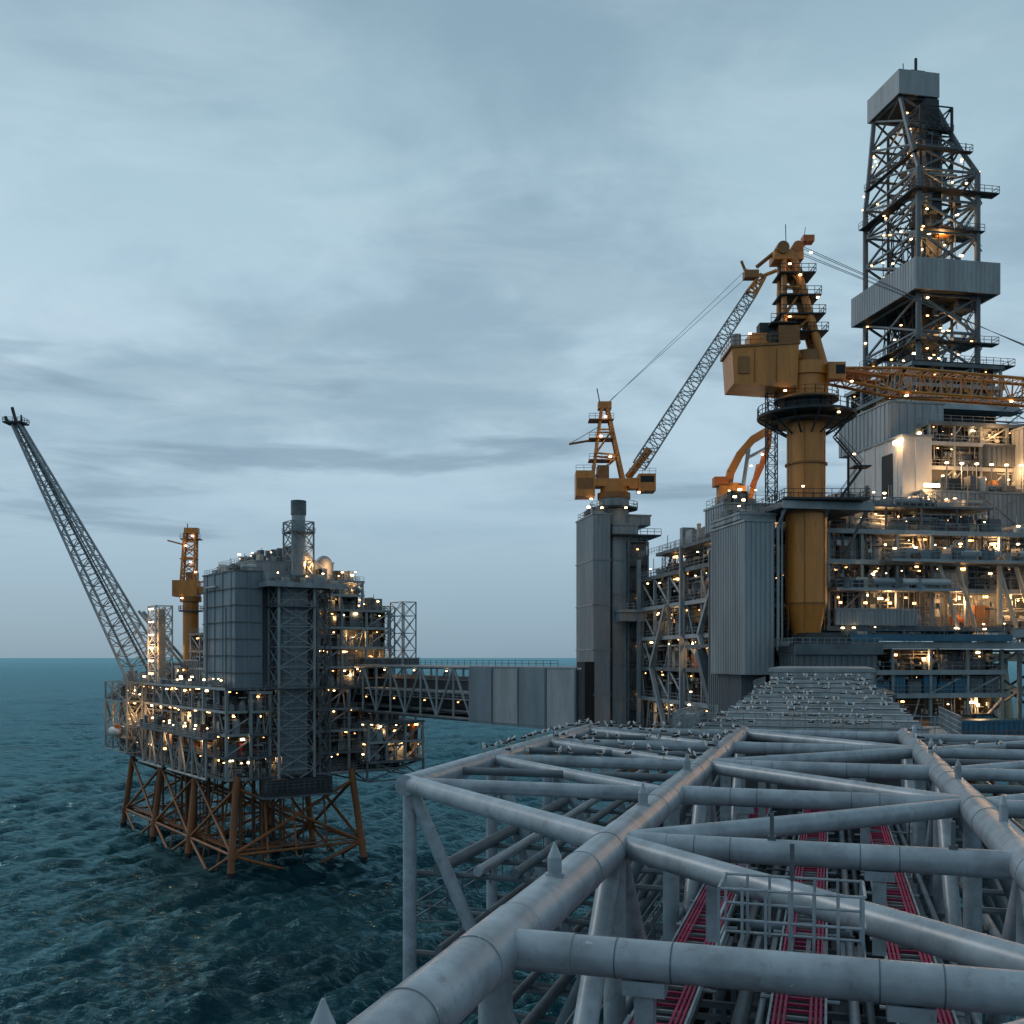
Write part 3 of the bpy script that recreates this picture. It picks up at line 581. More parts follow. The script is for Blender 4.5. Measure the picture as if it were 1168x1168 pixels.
d.clad(62,80,20,30,86,99,'clad',1.2,0.12,'steel_lt',0); d.box(56,80,18,30,79.8,80.3,'steel_lt')
module(d, 36,76,24.5,40,[76.4,80.3],52,lamps=1.0,r=0.85,colstep=7,brace=0.4,faces='xy',depth=3,fine=5)
for x in (43,52,61): d.tube((x,25.2,80.8),(x+8,25.2,86.4),0.13,'steel_lt',4); d.tube((x+8,25.2,80.8),(x,25.2,86.4),0.13,'steel_lt',4)
# substructure under the derrick
d.clad(49,67.5,42,66,92,106.5,'clad_dk',1.6,0.15,'steel',1); module(d, 48.5,68.5,41,67,[106.9,110.5,114.6],53,lamps=0.8,r=0.85,colstep=6,brace=0.3,back='steel_dk',depth=4,fine=4)
d.hexa([(45,37,104.7),(70,37,104.7),(70,41,104.7),(45,41,104.7)],[(48,40,108.3),(69,40,108.3),(69,41,108.3),(48,41,108.3)],'clad')
rooftop(d,45,49,35,52,104.7,54,10,3,4,1)
d.frame(66,76,30,42,[100.5,104,107.5],0.2,0.12,'steel')
d.obj('topsides', RP)
for i, (x,y,z,w) in enumerate([(2,30,58.5,500),(2,45,64.5,500),(2,22,70.5,450),(2,50,47,450),(20,1.6,65.8,350),(32,1.6,65.8,900),(42,1.6,66,1200),(50,1.6,70,900),(24,1.6,74.6,400),(38,1.6,74.6,700),(25,-0.4,57,500),(34,-0.4,50,450),(48,26.6,91,800),(60,26.6,91,800),(37.5,28,95.4,400),(52,24,78.5,600),(20,3,78.5,400),(18,-0.4,49,400),(8,20,80,400),(58,28.4,98.4,600),(41.5,24.4,87,300),(30,6,82.5,600),(44,8,79,700)]):
    plight('deck_lamp_%d' % i, RP, (x,y,z), w*1.8)
# jacket
j = B()
for x in (2,30,58):
    for y in (2,36,70):
        j.tube((x*1.03-1,y*1.02-1,-12),(x,y,45),1.5,'jacket',12)
for x in (2,30,58):
    for y0,y1 in ((2,36),(36,70)):
        j.tube((x,y0,2),(x,y1,40),0.7,'jacket',8); j.tube((x,y1,2),(x,y0,40),0.7,'jacket',8)
for y in (2,36,70):
    for x0,x1 in ((2,30),(30,58)):
        j.tube((x0,y,2),(x1,y,40),0.7,'jacket',8); j.tube((x1,y,2),(x0,y,40),0.7,'jacket',8)
j.box(-1,60,0,75,42,43,'steel_dk')
j.obj('jacket', RP)

# ---- derrick
k = B(); x0,x1,y0,y1 = 51.8,64.8,44,64
zs = [114.6,121.8,129,134,141.5,148,154]
k.frame(x0,x1,y0,y1,zs,0.58,0.28,'clad_dk',mb='clad_dk',n=8)
k.frame(x0+3,x1-3,y0+4,y1-4,[114.6,121,128,135,142,149,156,163,169],0.3,0.16,'steel_dk')
rk = random.Random(77)
for i in range(34): k.tube((x0+rk.uniform(1,5),y0+rk.uniform(2,16),114.6),(x0+rk.uniform(1,5),y0+rk.uniform(2,16),rk.choice([127,133,148])),0.11,'steel_dk',5)
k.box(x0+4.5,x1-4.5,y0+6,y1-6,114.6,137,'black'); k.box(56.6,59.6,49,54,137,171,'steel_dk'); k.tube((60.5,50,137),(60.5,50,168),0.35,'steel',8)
ZL, ZU = 154, 173
top = [(53.2,52.8),(60.4,52.8),(60.4,63),(53.2,63)]; bot = [(x0,y0),(x1,y0),(x1,y1),(x0,y1)]
lev = [154,160.3,166.6,173]
def tp(i, z):
    f = (z-ZL)/(ZU-ZL); f = f**0.9; return (bot[i][0]+(top[i][0]-bot[i][0])*f, bot[i][1]+(top[i][1]-bot[i][1])*f, z)
for i in range(4):
    for za, zb in zip(lev[:-1], lev[1:]):
        n = (i+1)%4
        k.tube(tp(i,za),tp(i,zb),0.5,'clad_dk',6); k.tube(tp(i,za),tp(n,zb),0.24,'clad_dk',5); k.tube(tp(n,za),tp(i,zb),0.24,'clad_dk',5); k.tube(tp(i,zb),tp(n,zb),0.28,'clad_dk',5)
def band(b, xa, xb, ya, yb, za, zb, m):
    w = 0.3
    b.box(xa,xb,ya,ya+w,za,zb,m); b.box(xa,xb,yb-w,yb,za,zb,m); b.box(xa,xa+w,ya+w+0.003,yb-w-0.003,za,zb,m); b.box(xb-w,xb,ya+w+0.003,yb-w-0.003,za,zb,m)
band(k,49.6,68.2,41.6,66.2,129.2,135.4,'clad'); k.box(50,67.8,42,65.8,129.3,129.6,'steel_dk')
for i in range(19): k.box(50.2+i*0.97,50.3+i*0.97,41.54,41.597,129.3,135.3,'clad')
for i in range(25): k.box(49.54,49.597,42+i*0.97,42.1+i*0.97,129.3,135.3,'clad')
band(k,52.2,61.4,51.6,64,173,178,'clad'); k.box(52.5,61.1,51.9,63.7,177.6,177.95,'steel_lt'); k.box(52.5,61.1,51.9,63.7,173,173.2,'steel_dk')
k.tube((57.5,54,178),(57.5,54,182),0.3,'steel_dk',6); k.box(55.8,59,53,56,178.1,179.0,'steel_dk'); k.tube((54,53,178),(54,53,180),0.1,'steel_dk',5)
# walkways
for z, e, xe in ((119.5,1.4,2.4),(149.5,1.6,2.2),(158,0.3,-1.5),(114.8,3.0,3.2)):
    k.box(x0-e,x1+e+xe,y0-e,y0+0.8,z,z+0.22,'steel_dk'); k.box(x0-e,x0+0.8,y0+0.83,y1,z,z+0.22,'steel_dk')
    k.rail([(x0-e,y1,z+0.2),(x0-e,y0-e,z+0.2),(x1+e+xe,y0-e,z+0.2),(x1+e+xe,y0+0.8,z+0.2)],1.3,'steel',1.6,0.06)
for z in (142,): k.box(x0+1,x1+1,y0-0.9,y0+0.8,z,z+0.22,'steel_dk'); k.rail([(x0+1,y0-0.9,z+0.2),(x1+1,y0-0.9,z+0.2)],1.3,'steel',1.6,0.06)
for z in (164.5,):
    a_, b_ = tp(0,z), tp(1,z); k.box(a_[0]-0.2,b_[0]+0.4,a_[1]-0.6,a_[1]+0.8,z,z+0.2,'steel_dk'); k.rail([(a_[0]-0.2,a_[1]-0.6,z+0.2),(b_[0]+0.4,a_[1]-0.6,z+0.2)],1.2,'steel',1.4,0.06)
for i in range(8):
    z = 114.8+i*4.9; a,e2 = ((x1-1,x1+2.4) if i%2==0 else (x1+2.4,x1-1))
    if z < 130 or z > 135: k.stair((a,y0+2,z),(e2,y0+2,z+4.9),1,'steel','x',0.8)
for i in range(4): k.box(62,66,46,50,120+i*7.5,121.6+i*7.5,rk.choice(['steel','steel_dk']))
k.box(55,57,44.3,46,146,150,'steel_dk'); k.box(58,61,46,48,142.3,144,'yellow_dk'); k.tube((54,43.8,153),(60,43.8,153),0.3,'steel_lt',6)
for i in range(80):   # hoses, cable trays and small machinery inside the mast
    z = rk.uniform(115,165); x = rk.uniform(x0+1,x1-2); y = rk.uniform(y0+0.5,y0+5)
    if z > 154: x = rk.uniform(x0+3,x1-6); y = rk.uniform(y0+8,y0+12)
    if rk.random() < 0.5: k.box(x,x+rk.uniform(0.4,1.6),y,y+0.8,z,z+rk.uniform(0.3,1.6),rk.choice(['steel','steel_dk','clad_dk']))
    else: k.tube((x,y,z),(x+rk.uniform(-1,1),y,z+rk.uniform(3,12)),0.09,'steel',5)
for i in range(90):
    z = rk.uniform(116,171); s = rk.choice([0,1,2])
    if z > 154:
        p = tp(rk.choice([0,1,3]), z); k.lamp(p[0]+rk.uniform(0,2),p[1]+rk.uniform(-0.3,3),z,rk.choice(['lamp_warm','lamp_white']),0.2)
    elif s == 0: k.lamp(rk.uniform(x0,x1),y0-0.4,z,rk.choice(['lamp_warm','lamp_white']),0.2)
    elif s == 1: k.lamp(x0-0.4,rk.uniform(y0,y1),z,rk.choice(['lamp_warm','lamp_white']),0.2)
    else: k.lamp(rk.uniform(x0+1,x1-1),rk.uniform(y0+1,y0+5),z,'lamp_white',0.3)
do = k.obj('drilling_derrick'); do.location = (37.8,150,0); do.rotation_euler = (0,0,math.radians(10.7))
for i,(x,y,z,w) in enumerate([(58,46,123,1300),(58,46,141,1500),(56,48,150,1300),(56,54,163,900)]): plight('derrick_lamp_%d'%i, do, (x,y,z), w)

# ================================================================== BRIDGE BETWEEN THE PLATFORMS
P0 = Vector((-46,291,0)); P1 = Vector((14.6,210.6,0)); L = (P1-P0).length
ang = math.atan2(P1.y-P0.y, P1.x-P0.x)
g = B(); n = 16; w = 8; zb, zt = 42.2, 54.6; xs = [L*0.60*i/8 for i in range(9)]
for y in (0, w):
    for z in (zb, zt): g.tube((0,y,z),(L,y,z),0.5,'steel_lt' if z==zt else 'steel',8)
    g.tube((0,y,zb+4.6),(L*0.6,y,zb+4.6),0.22,'steel',6)
    for i, x in enumerate(xs):
        g.tube((x,y,zb),(x,y,zt),0.34,'steel_lt',6)
        if i < 8:
            a, e = ((zb,zt) if i%2==0 else (zt,zb)); g.tube((x,y,a),(xs[i+1],y,e),0.34,'steel_lt',6)
for i, x in enumerate(xs):
    g.tube((x,0,zb),(x,w,zb),0.3,'steel',6); g.tube((x,0,zt),(x,w,zt),0.3,'steel',6)
g.box(0,L,0.3,w-0.3,zb+0.1,zb+0.4,'steel_dk'); g.box(0,L,0.3,w-0.3,zb+4.4,zb+4.6,'steel_dk'); g.box(0,L*0.6,w-0.4,w-0.3,zb+0.5,zb+10,'clad_dk')
for y in (1.5,2.6,4,5.2,6.4): g.tube((0,y,zb+1.6),(L,y,zb+1.6),0.45,'steel',8); g.tube((0,y,zb+6.2),(L,y,zb+6.2),0.3,'clad',8); g.tube((0,y,zb+9),(L,y,zb+9),0.2,'steel_dk',8)
g.rail([(0,0,zb+4.7),(L*0.6,0,zb+4.7)],1.3,'steel_lt',2,0.06); g.rail([(0,0,zt+0.5),(L*0.92,0,zt+0.5)],1.2,'steel_dk',2.5,0.06)
for i in range(4):
    a = L*(0.6+i*0.097); e = L*(0.6+(i+1)*0.097)-0.25; g.box(a,e,-0.75,w+0.6,zb-0.6,zt+0.3,'clad_blue'); g.box(a+0.3,e-0.3,-0.86,-0.754,zb,zt-0.2,'clad' if i%2 else 'clad_blue')
g.box(L*0.985,L+1,-0.4,w+0.4,zb-0.4,zt+1.5,'steel_dk')
for x in (2,10,17,26): g.clad(x,x+3,2,5,zt+0.3,zt+2.0,'steel',1,0.05)
for x in (0.05,0.2,0.35,0.5): g.lamp(L*x,-0.4,zt-0.9,'lamp_white',0.2); g.lamp(L*(x+0.05),-0.4,zb+4.0,'lamp_warm',0.2)
g.obj('connecting_bridge', None, tuple(P0), ang)

# ================================================================== FOREGROUND TUBULAR BRIDGE
br = empty('tubular_truss_bridge', (0,0,0), math.radians(-17.2))
f = B(); ZT = 52.0; ZB = 41.0; XL, XR = -5.5, 4.6; OL, OR_ = -15.8, 14.0
RC = 0.49
S = [-14.1,-3.8,6.5,16.8,27.1,37.4,47.7,58.0,68.3]
NT = 28
def pipe(p, q, r, m='pipe_grey', n=NT): f.tube(p, q, r, m, n)
for x in (XL, XR):
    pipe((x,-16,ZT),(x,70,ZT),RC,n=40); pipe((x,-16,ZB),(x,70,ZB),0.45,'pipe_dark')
    for s in S[1:]:
        f.tube((x,s-1.15,ZT),(x,s+1.15,ZT),RC+0.014,'pipe_grey',40)         # thicker node can
        for ds in (-1.16,1.16,-3.9): f.tube((x,s+ds-0.012,ZT),(x,s+ds+0.012,ZT),RC+0.018,'pipe_grey',40)
for i, s in enumerate(S):
    pipe((XL,s,ZT),(XR,s,ZT),0.33)
    for x in (XL, XR): f.tube((x+(0.4 if x<0 else -0.4),s,ZT),(x+(1.4 if x<0 else -1.4),s,ZT),0.345,'pipe_grey',NT)
    for xj in (-2.9, 1.2):
        f.tube((xj-0.47,s,ZT),(xj-0.45,s,ZT),0.338,'pipe_dark',NT); f.tube((xj+0.45,s,ZT),(xj+0.47,s,ZT),0.338,'pipe_dark',NT)
        f.box(xj-0.16,xj+0.16,s-0.15,s+0.15,ZT-2.4,ZT-0.31,'pipe_grey'); f.box(xj-0.35,xj+0.35,s-0.2,s+0.2,ZT-0.55,ZT-0.31,'pipe_grey')
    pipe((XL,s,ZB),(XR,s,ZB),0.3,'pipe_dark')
    for x in (XL, XR): pipe((x,s,ZB),(x,s,ZT),0.3,'pipe_grey')
for i in range(len(S)-1):
    a, e = S[i], S[i+1]
    li, ri = (a, e) if i % 2 == 0 else (e, a)
    pipe((XL,li,ZT),(XR,ri,ZT),0.31)
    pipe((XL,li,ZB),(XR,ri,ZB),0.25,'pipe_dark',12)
    for x in (XL, XR):
        pipe((x,li,ZT),(x,ri,ZB),0.3,'pipe_grey',20)
for s in (10.4,20.6,31.2,41.4,52):
    f.tube((XL+0.05,s,ZT+0.4),(XL+0.05,s,ZT+0.85),0.15,'pipe_grey',16); f.tube((XL+0.05,s,ZT+0.85),(XL+0.05,s,ZT+1.15),0.15,'pipe_grey',16,r2=0.02)
    f.tube((XL+0.05,s,ZT+0.4),(XL+0.05,s,ZT+0.52),0.2,'pipe_grey',16)
for s in (31,41.4,52,62): f.tube((XR,s,ZT+0.4),(XR,s,ZT+0.95),0.12,'pipe_grey',12); f.tube((XR,s,ZT+0.95),(XR,s,ZT+1.2),0.12,'pipe_grey',12,r2=0.02)
for x, s in ((-1.4,27.1),(2.9,27.1)): f.box(x-0.05,x+0.05,s-0.05,s+0.05,ZT,ZT+1.0,'pipe_dark'); f.box(x-0.1,x+0.1,s-0.1,s+0.1,ZT+0.3,ZT+0.42,'pipe_dark')
S2 = [37.4,47.7,58.0,68.3]
for xo, xi in ((OL, XL), (OR_, XR)):
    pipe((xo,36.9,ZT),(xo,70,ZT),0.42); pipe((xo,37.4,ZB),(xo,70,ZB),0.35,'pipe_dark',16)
    for s in S2:
        pipe((xo,s,ZT),(xi,s,ZT),0.27); pipe((xo,s,ZB),(xo,s,ZT),0.27); pipe((xo,s,ZB),(xi,s,ZB),0.28,'pipe_dark',16); pipe((xo,s,ZT),((xo+xi)/2,s,ZB),0.25); pipe(((xo+xi)/2,s,ZB),(xi,s,ZT),0.22,'pipe_dark',16)
    pipe((xo,37.4,ZT),(xi,27.1,ZT),0.36); pipe((xo,37.4,ZB),(xi,27.1,ZB),0.3,'pipe_dark',16)
    for a, e in zip(S2[:-1], S2[1:]):
        pipe((xo,e,ZT),(xi,a,ZT),0.25); pipe((xo,a,ZT),(xo,e,ZB),0.25); pipe((xo,(a+e)/2,ZT),(xi,(a+e)/2,ZT),0.17,'pipe_dark',16)
f.obj('tubular_frame', br)
# --- interior: pipe racks, cable trays, black sheet for the shaded gaps
f = B(); ri = random.Random(21)
SB = -16
for x, r, z, m in ((-5.3,0.42,43.2,'pipe_dark'),(-4.3,0.25,43.0,'pipe_dark'),(-2.6,0.35,43.1,'steel'),(-1.7,0.22,43.0,'pipe_grey'),(0.6,0.5,43.3,'pipe_dark'),(1.5,0.2,43.0,'steel'),(3.4,0.42,43.2,'pipe_dark'),(4.2,0.2,43.0,'steel'),
                   (-5.8,0.14,46.6,'pipe_grey'),(-5.3,0.12,46.6,'pipe_dark'),(-2.4,0.22,46.8,'pipe_dark'),(-1.9,0.1,46.7,'pipe_grey'),(0.7,0.16,46.7,'pipe_grey'),(1.15,0.12,46.7,'steel'),(3.4,0.25,46.8,'pipe_dark'),(4.0,0.12,46.7,'pipe_grey')):
    f.tube((x,SB,z),(x,86,z),r,m,14)
s = SB
while s < 86:
    f.box(-6.3,4.6,s-0.12,s+0.12,42.3,42.6,'steel'); f.box(-6.3,4.6,s-0.08,s+0.08,46.2,46.4,'steel')
    for x in (-6.1,-3.1,-0.2,2.6,4.4): f.box(x-0.08,x+0.08,s-0.08,s+0.08,42.6,46.2,'steel')
    if ri.random() < 0.6: f.box(-6.2,4.5,s+0.8,s+0.95,44.3,44.5,'steel')
    s += 3.43
f.box(-6.4,4.7,SB,86,42.7,42.76,'black')  # added black sheet: shade between the pipes put into its colour
for x in (-6.45,-6.2): f.rail([(x,SB,46.4),(x,68,46.4)],1.2,'pipe_dark',3.4,0.035)
# magenta cable trays
for xc, w in ((-4.0,1.35),(-0.75,1.35),(2.3,1.35)):
    z = 48.0
    f.box(xc-w/2+0.03,xc+w/2-0.03,SB,80,z-0.5,z-0.44,'black')
    for sx in (-1,1):
        f.box(xc+sx*w/2-0.03,xc+sx*w/2+0.03,SB,80,z-0.08,z+0.14,'pipe_grey')
        for k2 in range(3): f.tube((xc+sx*(w/2-0.12-0.12*k2),SB,z+0.1),(xc+sx*(w/2-0.12-0.12*k2),80,z+0.1+0.01*k2),0.04,'magenta',6)
    s = SB
    while s < 80:
        f.box(xc-w/2,xc+w/2,s,s+0.08,z-0.04,z+0.03,'steel_lt' if ri.random()<0.5 else 'magenta'); s += 0.5
    s = SB
    while s < 80: f.tube((xc-w/2-0.35,s,z-0.2),(xc+w/2+0.35,s,z-0.2),0.06,'pipe_grey',6); f.tube((xc,s,z-0.2),(xc,s,46.3),0.06,'pipe_dark',6); s += 3.43
# wing-level racks
for zz2, m in ((48.4,'pipe_dark'),(45.2,'steel'),(42.0,'steel')):
    for s in (38,41,44.5,48,52,56,61,66): f.tube((OL,s,zz2),(XL-0.3,s,zz2),0.12,m,6); f.tube((XR+0.3,s,zz2),(OR_,s,zz2),0.12,m,6)
    for x in (-14.6,-13,-11.5,-9.4,-8.2,6.6,8,10,12.4): f.tube((x,37.5,zz2+0.3),(x,86,zz2+0.3),ri.choice([0.12,0.2,0.26]),ri.choice(['pipe_grey','pipe_dark','steel']),10)
f.rail([(OL,69,46),(OL,37.6,46),(XL,37.6,46)],1.2,'pipe_dark',2,0.04)
for i in range(60):
    x = ri.uniform(-6,4.3); s = ri.uniform(6,66); z0_ = ri.uniform(43,46); r = ri.choice([0.05,0.08,0.12,0.18])
    e = ri.uniform(1,3); m = ri.choice(['pipe_grey','pipe_dark','steel','steel'])
    xa = x+ri.uniform(-2,2); f.path([(x,s,z0_),(x,s,z0_+e),(xa,s,z0_+e),(xa,s+ri.uniform(1,5),z0_+e)], r, m, 8)
    f.tube((x,s,z0_+e*0.4),(x,s,z0_+e*0.4+0.12),r*1.7,m,10)
f.obj('pipe_racks', br)
# --- small access cage on the cross pipe
f = B()
for y in (18.7,20.0):
    for z in (51.75,52.3,52.85): f.tube((-1.9,y,z),(0.6,y,z),0.028,'pipe_grey',6)
    for i in range(7): f.box(-1.92+i*0.41,-1.87+i*0.41,y-0.025,y+0.025,51.7,52.88,'pipe_grey')
for x in (-1.9,0.6):
    for z in (51.75,52.3,52.85): f.tube((x,18.7,z),(x,20.0,z),0.028,'pipe_grey',6)
for i in range(9): f.box(-1.9+i*0.3,-1.82+i*0.3,18.7,20,51.66,51.72,'steel')
f.box(-0.7,-0.62,19.9,19.98,52.8,53.5,'pipe_dark')
for x in (-1.8,0.5): f.box(x-0.05,x+0.05,17,20,51.55,51.65,'steel')
f.obj('access_cage', br)
# --- end house with stepped sloping roof
f = B()
f.box(-9.6,7.4,70.5,84,45,51.6,'steel'); f.box(-10.2,8.0,70,84.2,51.5,51.75,'steel_lt')
f.rail([(-10.2,84,51.75),(-10.2,70,51.75),(8.0,70,51.75),(8.0,84,51.75)],1.5,'steel_lt',0.8,0.04,4)
nst = 10
for i in range(nst):
    k_ = i/nst; a = -9.0+4.2*k_; e = 6.6-3.2*k_; s0 = 76+i*2.6
    f.box(a,e,s0,s0+2.6-0.01,50,52.0+i*0.33,'roof_pale'); f.box(a-0.1,e+0.1,s0-0.05,s0+0.05,52.0+i*0.33-0.02,52.06+i*0.33,'steel')
f.clad(-5.4,4.0,102,128,46,55.6,'clad',0.9,0.1,'steel_lt'); f.box(-8.5,7.5,84,128,44.5,46,'steel_dk'); f.clad(-7.4,6.2,108,128,46.2,53,'clad_dk',0.9,0.1,'steel')
f.rail([(-7.4,108,53.4),(-7.4,128,53.4)],1.2,'steel_lt',1.5,0.05)
for sx in (-9.4,7.2): f.tube((sx,71,30),(sx,71,51.5),0.5,'pipe_grey',12); f.tube((sx,84,30),(sx,71,45),0.4,'pipe_grey',12)
rooftop(f,-10,-9.2,70.5,83,51.75,81,8,1.4,2,0.5)
f.obj('end_house', br)

# ---- seagulls
q = B(); rg = random.Random(5)
def gull(p, yaw, dark=False, s=1.0):
    cy, sy = math.cos(yaw), math.sin(yaw); s *= 1.2
    def T(x, y, z): return (p[0]+(x*cy-y*sy)*s, p[1]+(x*sy+y*cy)*s, p[2]+z*s)
    prof = [(-0.17,0.02,0.17),(-0.11,0.06,0.18),(0.0,0.088,0.2),(0.09,0.075,0.225),(0.15,0.045,0.27)]
    for (a,ra,za),(e,re,ze) in zip(prof[:-1],prof[1:]): q.tube(T(a,0,za),T(e,0,ze),ra*s,'bird_white',8,r2=re*s)
    q.tube(T(0.14,0,0.25),T(0.165,0,0.32),0.042*s,'bird_white',8,r2=0.045*s); q.tube(T(0.165,0,0.32),T(0.175,0,0.365),0.045*s,'bird_white',8,r2=0.02*s)
    q.tube(T(0.2,0,0.325),T(0.26,0,0.315),0.015*s,'beak',5,r2=0.004*s)
    wm = 'bird_dark' if dark else 'steel'
    for sd in (-1,1): q.tube(T(0.08,sd*0.055,0.235),T(-0.1,sd*0.045,0.215),0.065*s,wm,6,r2=0.045*s); q.tube(T(-0.1,sd*0.045,0.215),T(-0.27,sd*0.01,0.18),0.045*s,'bird_dark',6,r2=0.008*s)
    q.tube(T(-0.12,0,0.18),T(-0.25,0,0.165),0.03*s,'bird_white',5,r2=0.035*s)
    for sd in (-1,1): q.tube(T(0,sd*0.03,0),T(0,sd*0.03,0.14),0.009*s,'beak',4); q.tube(T(0,sd*0.03,0.005),T(0.05,sd*0.03,0.005),0.012*s,'beak',4)
def perch(x0_,s0,x1_,s1,r,n):
    for i in range(n):
        k_ = (i+rg.random()*0.8)/n; gull((x0_+(x1_-x0_)*k_,s0+(s1-s0)*k_,ZT+r-0.01),rg.uniform(0,6.28),rg.random()<0.85,rg.uniform(0.9,1.15))
perch(OL,46,OL,69,0.42,18); perch(OL,47.7,XL,47.7,0.27,8); perch(OL,58,XL,58,0.27,10); perch(OL,68.3,XL,68.3,0.27,12); perch(OL,68.3,XL,58,0.25,12); perch(OL,58,XL,47.7,0.25,9); perch(XL,50,XL,67,RC,6)
perch(XR,58,OR_,58,0.27,5); perch(XR,50,XR,66,RC,3)
for i in range(nst):
    k_ = i/nst; a = -9.0+4.2*k_; e = 6.6-3.2*k_; s0 = 76+i*2.6
    for jn in range(22-i): gull((rg.uniform(a+0.3,e-0.3),s0+rg.uniform(0.4,2.3),52.0+i*0.33),rg.uniform(0,6.28),rg.random()<0.8,rg.uniform(1.0,1.3))
q.obj('seagull_flock', None, (0,0,0), math.radians(-17.2))

# ================================================================== SEA
th = np.concatenate([np.arange(-180,-36,3.0), np.arange(-36,8,0.11), np.arange(8,36,0.4), np.arange(36,180.01,3.0)]); th = np.radians(th)
rad = [40.0]
while rad[-1] < 140: rad.append(rad[-1]*1.012)
while rad[-1] < 1500: rad.append(rad[-1]*1.0045)
while rad[-1] < 90000: rad.append(rad[-1]*1.06)
rad = np.array(rad); nr, na = len(rad), len(th)
RR, TT = np.meshgrid(rad, th, indexing='ij')
X = RR*np.sin(TT); Y = RR*np.cos(TT); Z = np.zeros_like(X); rs = np.random.RandomState(4)
spc = RR*0.0045
gust = 1+0.35*np.sin(X*0.021+1.3)*np.sin(Y*0.013+X*0.006)
for i in range(72):
    lam = 2.0*(1.047**i); ph = rs.rand()*6.28; dr = math.radians(-62)+rs.randn()*0.55
    kx, ky = math.cos(dr)*2*np.pi/lam, math.sin(dr)*2*np.pi/lam
    amp = 0.024*lam**0.86*(1.0 if lam < 14 else 0.36)
    fade = np.clip(lam/(spc*2.4)-1.0, 0, 1)
    a_ = kx*X+ky*Y+ph; Z += amp*fade*gust*(np.sin(a_)+0.35*np.sin(2*a_+1.4))
co = np.stack([X,Y,Z],-1).reshape(-1,3)
ii = np.arange(nr-1)[:,None]*na+np.arange(na-1)[None,:]; ii = ii.ravel()
fc = np.stack([ii, ii+na, ii+na+1, ii+1],-1)[:, ::-1]
me = bpy.data.meshes.new('sea'); me.vertices.add(len(co)); me.vertices.foreach_set('co', co.ravel().astype(np.float32))
me.loops.add(fc.size); me.loops.foreach_set('vertex_index', fc.ravel().astype(np.int32))
me.polygons.add(len(fc)); me.polygons.foreach_set('loop_start', np.arange(0,fc.size,4,dtype=np.int32)); me.polygons.foreach_set('loop_total', np.full(len(fc),4,dtype=np.int32))
me.update(calc_edges=True); me.validate(); me.polygons.foreach_set('use_smooth', [True]*len(me.polygons))
sea = bpy.data.objects.new('sea', me); scene.collection.objects.link(sea)
m = bpy.data.materials.new('sea_water'); m.use_nodes = True; nt = m.node_tree; N = nt.nodes; Lk = nt.links
N.remove(N['Principled BSDF']); out = N['Material Output']
tc = N.new('ShaderNodeTexCoord')
def nz(sc, det, ro, scl=None):
    n_ = N.new('ShaderNodeTexNoise'); n_.inputs['Scale'].default_value = sc; n_.inputs['Detail'].default_value = det; n_.inputs['Roughness'].default_value = ro
    if scl:
        mp_ = N.new('ShaderNodeMapping'); mp_.inputs['Scale'].default_value = scl; mp_.inputs['Rotation'].default_value = (0,0,math.radians(25)); Lk.new(tc.outputs['Object'], mp_.inputs['Vector']); Lk.new(mp_.outputs['Vector'], n_.inputs['Vector'])
    else: Lk.new(tc.outputs['Object'], n_.inputs['Vector'])
    return n_.outputs['Fac']
def smath(op, a, b_):
    n_ = N.new('ShaderNodeMath'); n_.operation = op
    for i, v in enumerate((a, b_)):
        if isinstance(v, (int, float)): n_.inputs[i].default_value = v
        else: Lk.new(v, n_.inputs[i])
    return n_.outputs[0]
b1 = N.new('ShaderNodeBump'); b1.inputs['Strength'].default_value = 1.0; b1.inputs['Distance'].default_value = 1.8; Lk.new(nz(0.28, 6, 0.62, (0.6,1.3,1)), b1.inputs['Height'])
b2 = N.new('ShaderNodeBump'); b2.inputs['Strength'].default_value = 0.7; b2.inputs['Distance'].default_value = 0.35; Lk.new(nz(1.4, 4, 0.6), b2.inputs['Height']); Lk.new(b1.outputs['Normal'], b2.inputs['Normal'])
r1 = N.new('ShaderNodeValToRGB'); r1.color_ramp.elements[0].position = 0.35; r1.color_ramp.elements[1].position = 0.65
r1.color_ramp.elements[0].color = (0.001,0.014,0.021,1); r1.color_ramp.elements[1].color = (0.003,0.040,0.052,1); Lk.new(nz(0.012, 4, 0.5), r1.inputs['Fac'])
# whitecaps everywhere, denser in the wash around the jacket legs
vd = N.new('ShaderNodeVectorMath'); vd.operation = 'DISTANCE'; Lk.new(tc.outputs['Object'], vd.inputs[0]); vd.inputs[1].default_value = (-85, 262, 0)
mr = N.new('ShaderNodeMapRange'); Lk.new(vd.outputs['Value'], mr.inputs[0]); mr.inputs[1].default_value = 15; mr.inputs[2].default_value = 75; mr.inputs[3].default_value = 0.07; mr.inputs[4].default_value = 0.0
r3 = N.new('ShaderNodeValToRGB'); r3.color_ramp.elements[0].position = 0.665; r3.color_ramp.elements[1].position = 0.80
r3.color_ramp.elements[0].color = (0,0,0,1); r3.color_ramp.elements[1].color = (0.85,0.85,0.85,1); Lk.new(smath('ADD', nz(0.13, 8, 0.74, (0.4,1.6,1)), mr.outputs[0]), r3.inputs['Fac'])
mx = N.new('ShaderNodeMixRGB'); Lk.new(r3.outputs['Color'], mx.inputs['Fac']); Lk.new(r1.outputs['Color'], mx.inputs['Color1']); mx.inputs['Color2'].default_value = (0.34,0.44,0.47,1)
df = N.new('ShaderNodeBsdfDiffuse'); Lk.new(mx.outputs['Color'], df.inputs['Color'])
gl = N.new('ShaderNodeBsdfGlossy'); gl.inputs['Color'].default_value = (0.50,0.86,0.95,1); gl.inputs['Roughness'].default_value = 0.14; Lk.new(b2.outputs['Normal'], gl.inputs['Normal'])
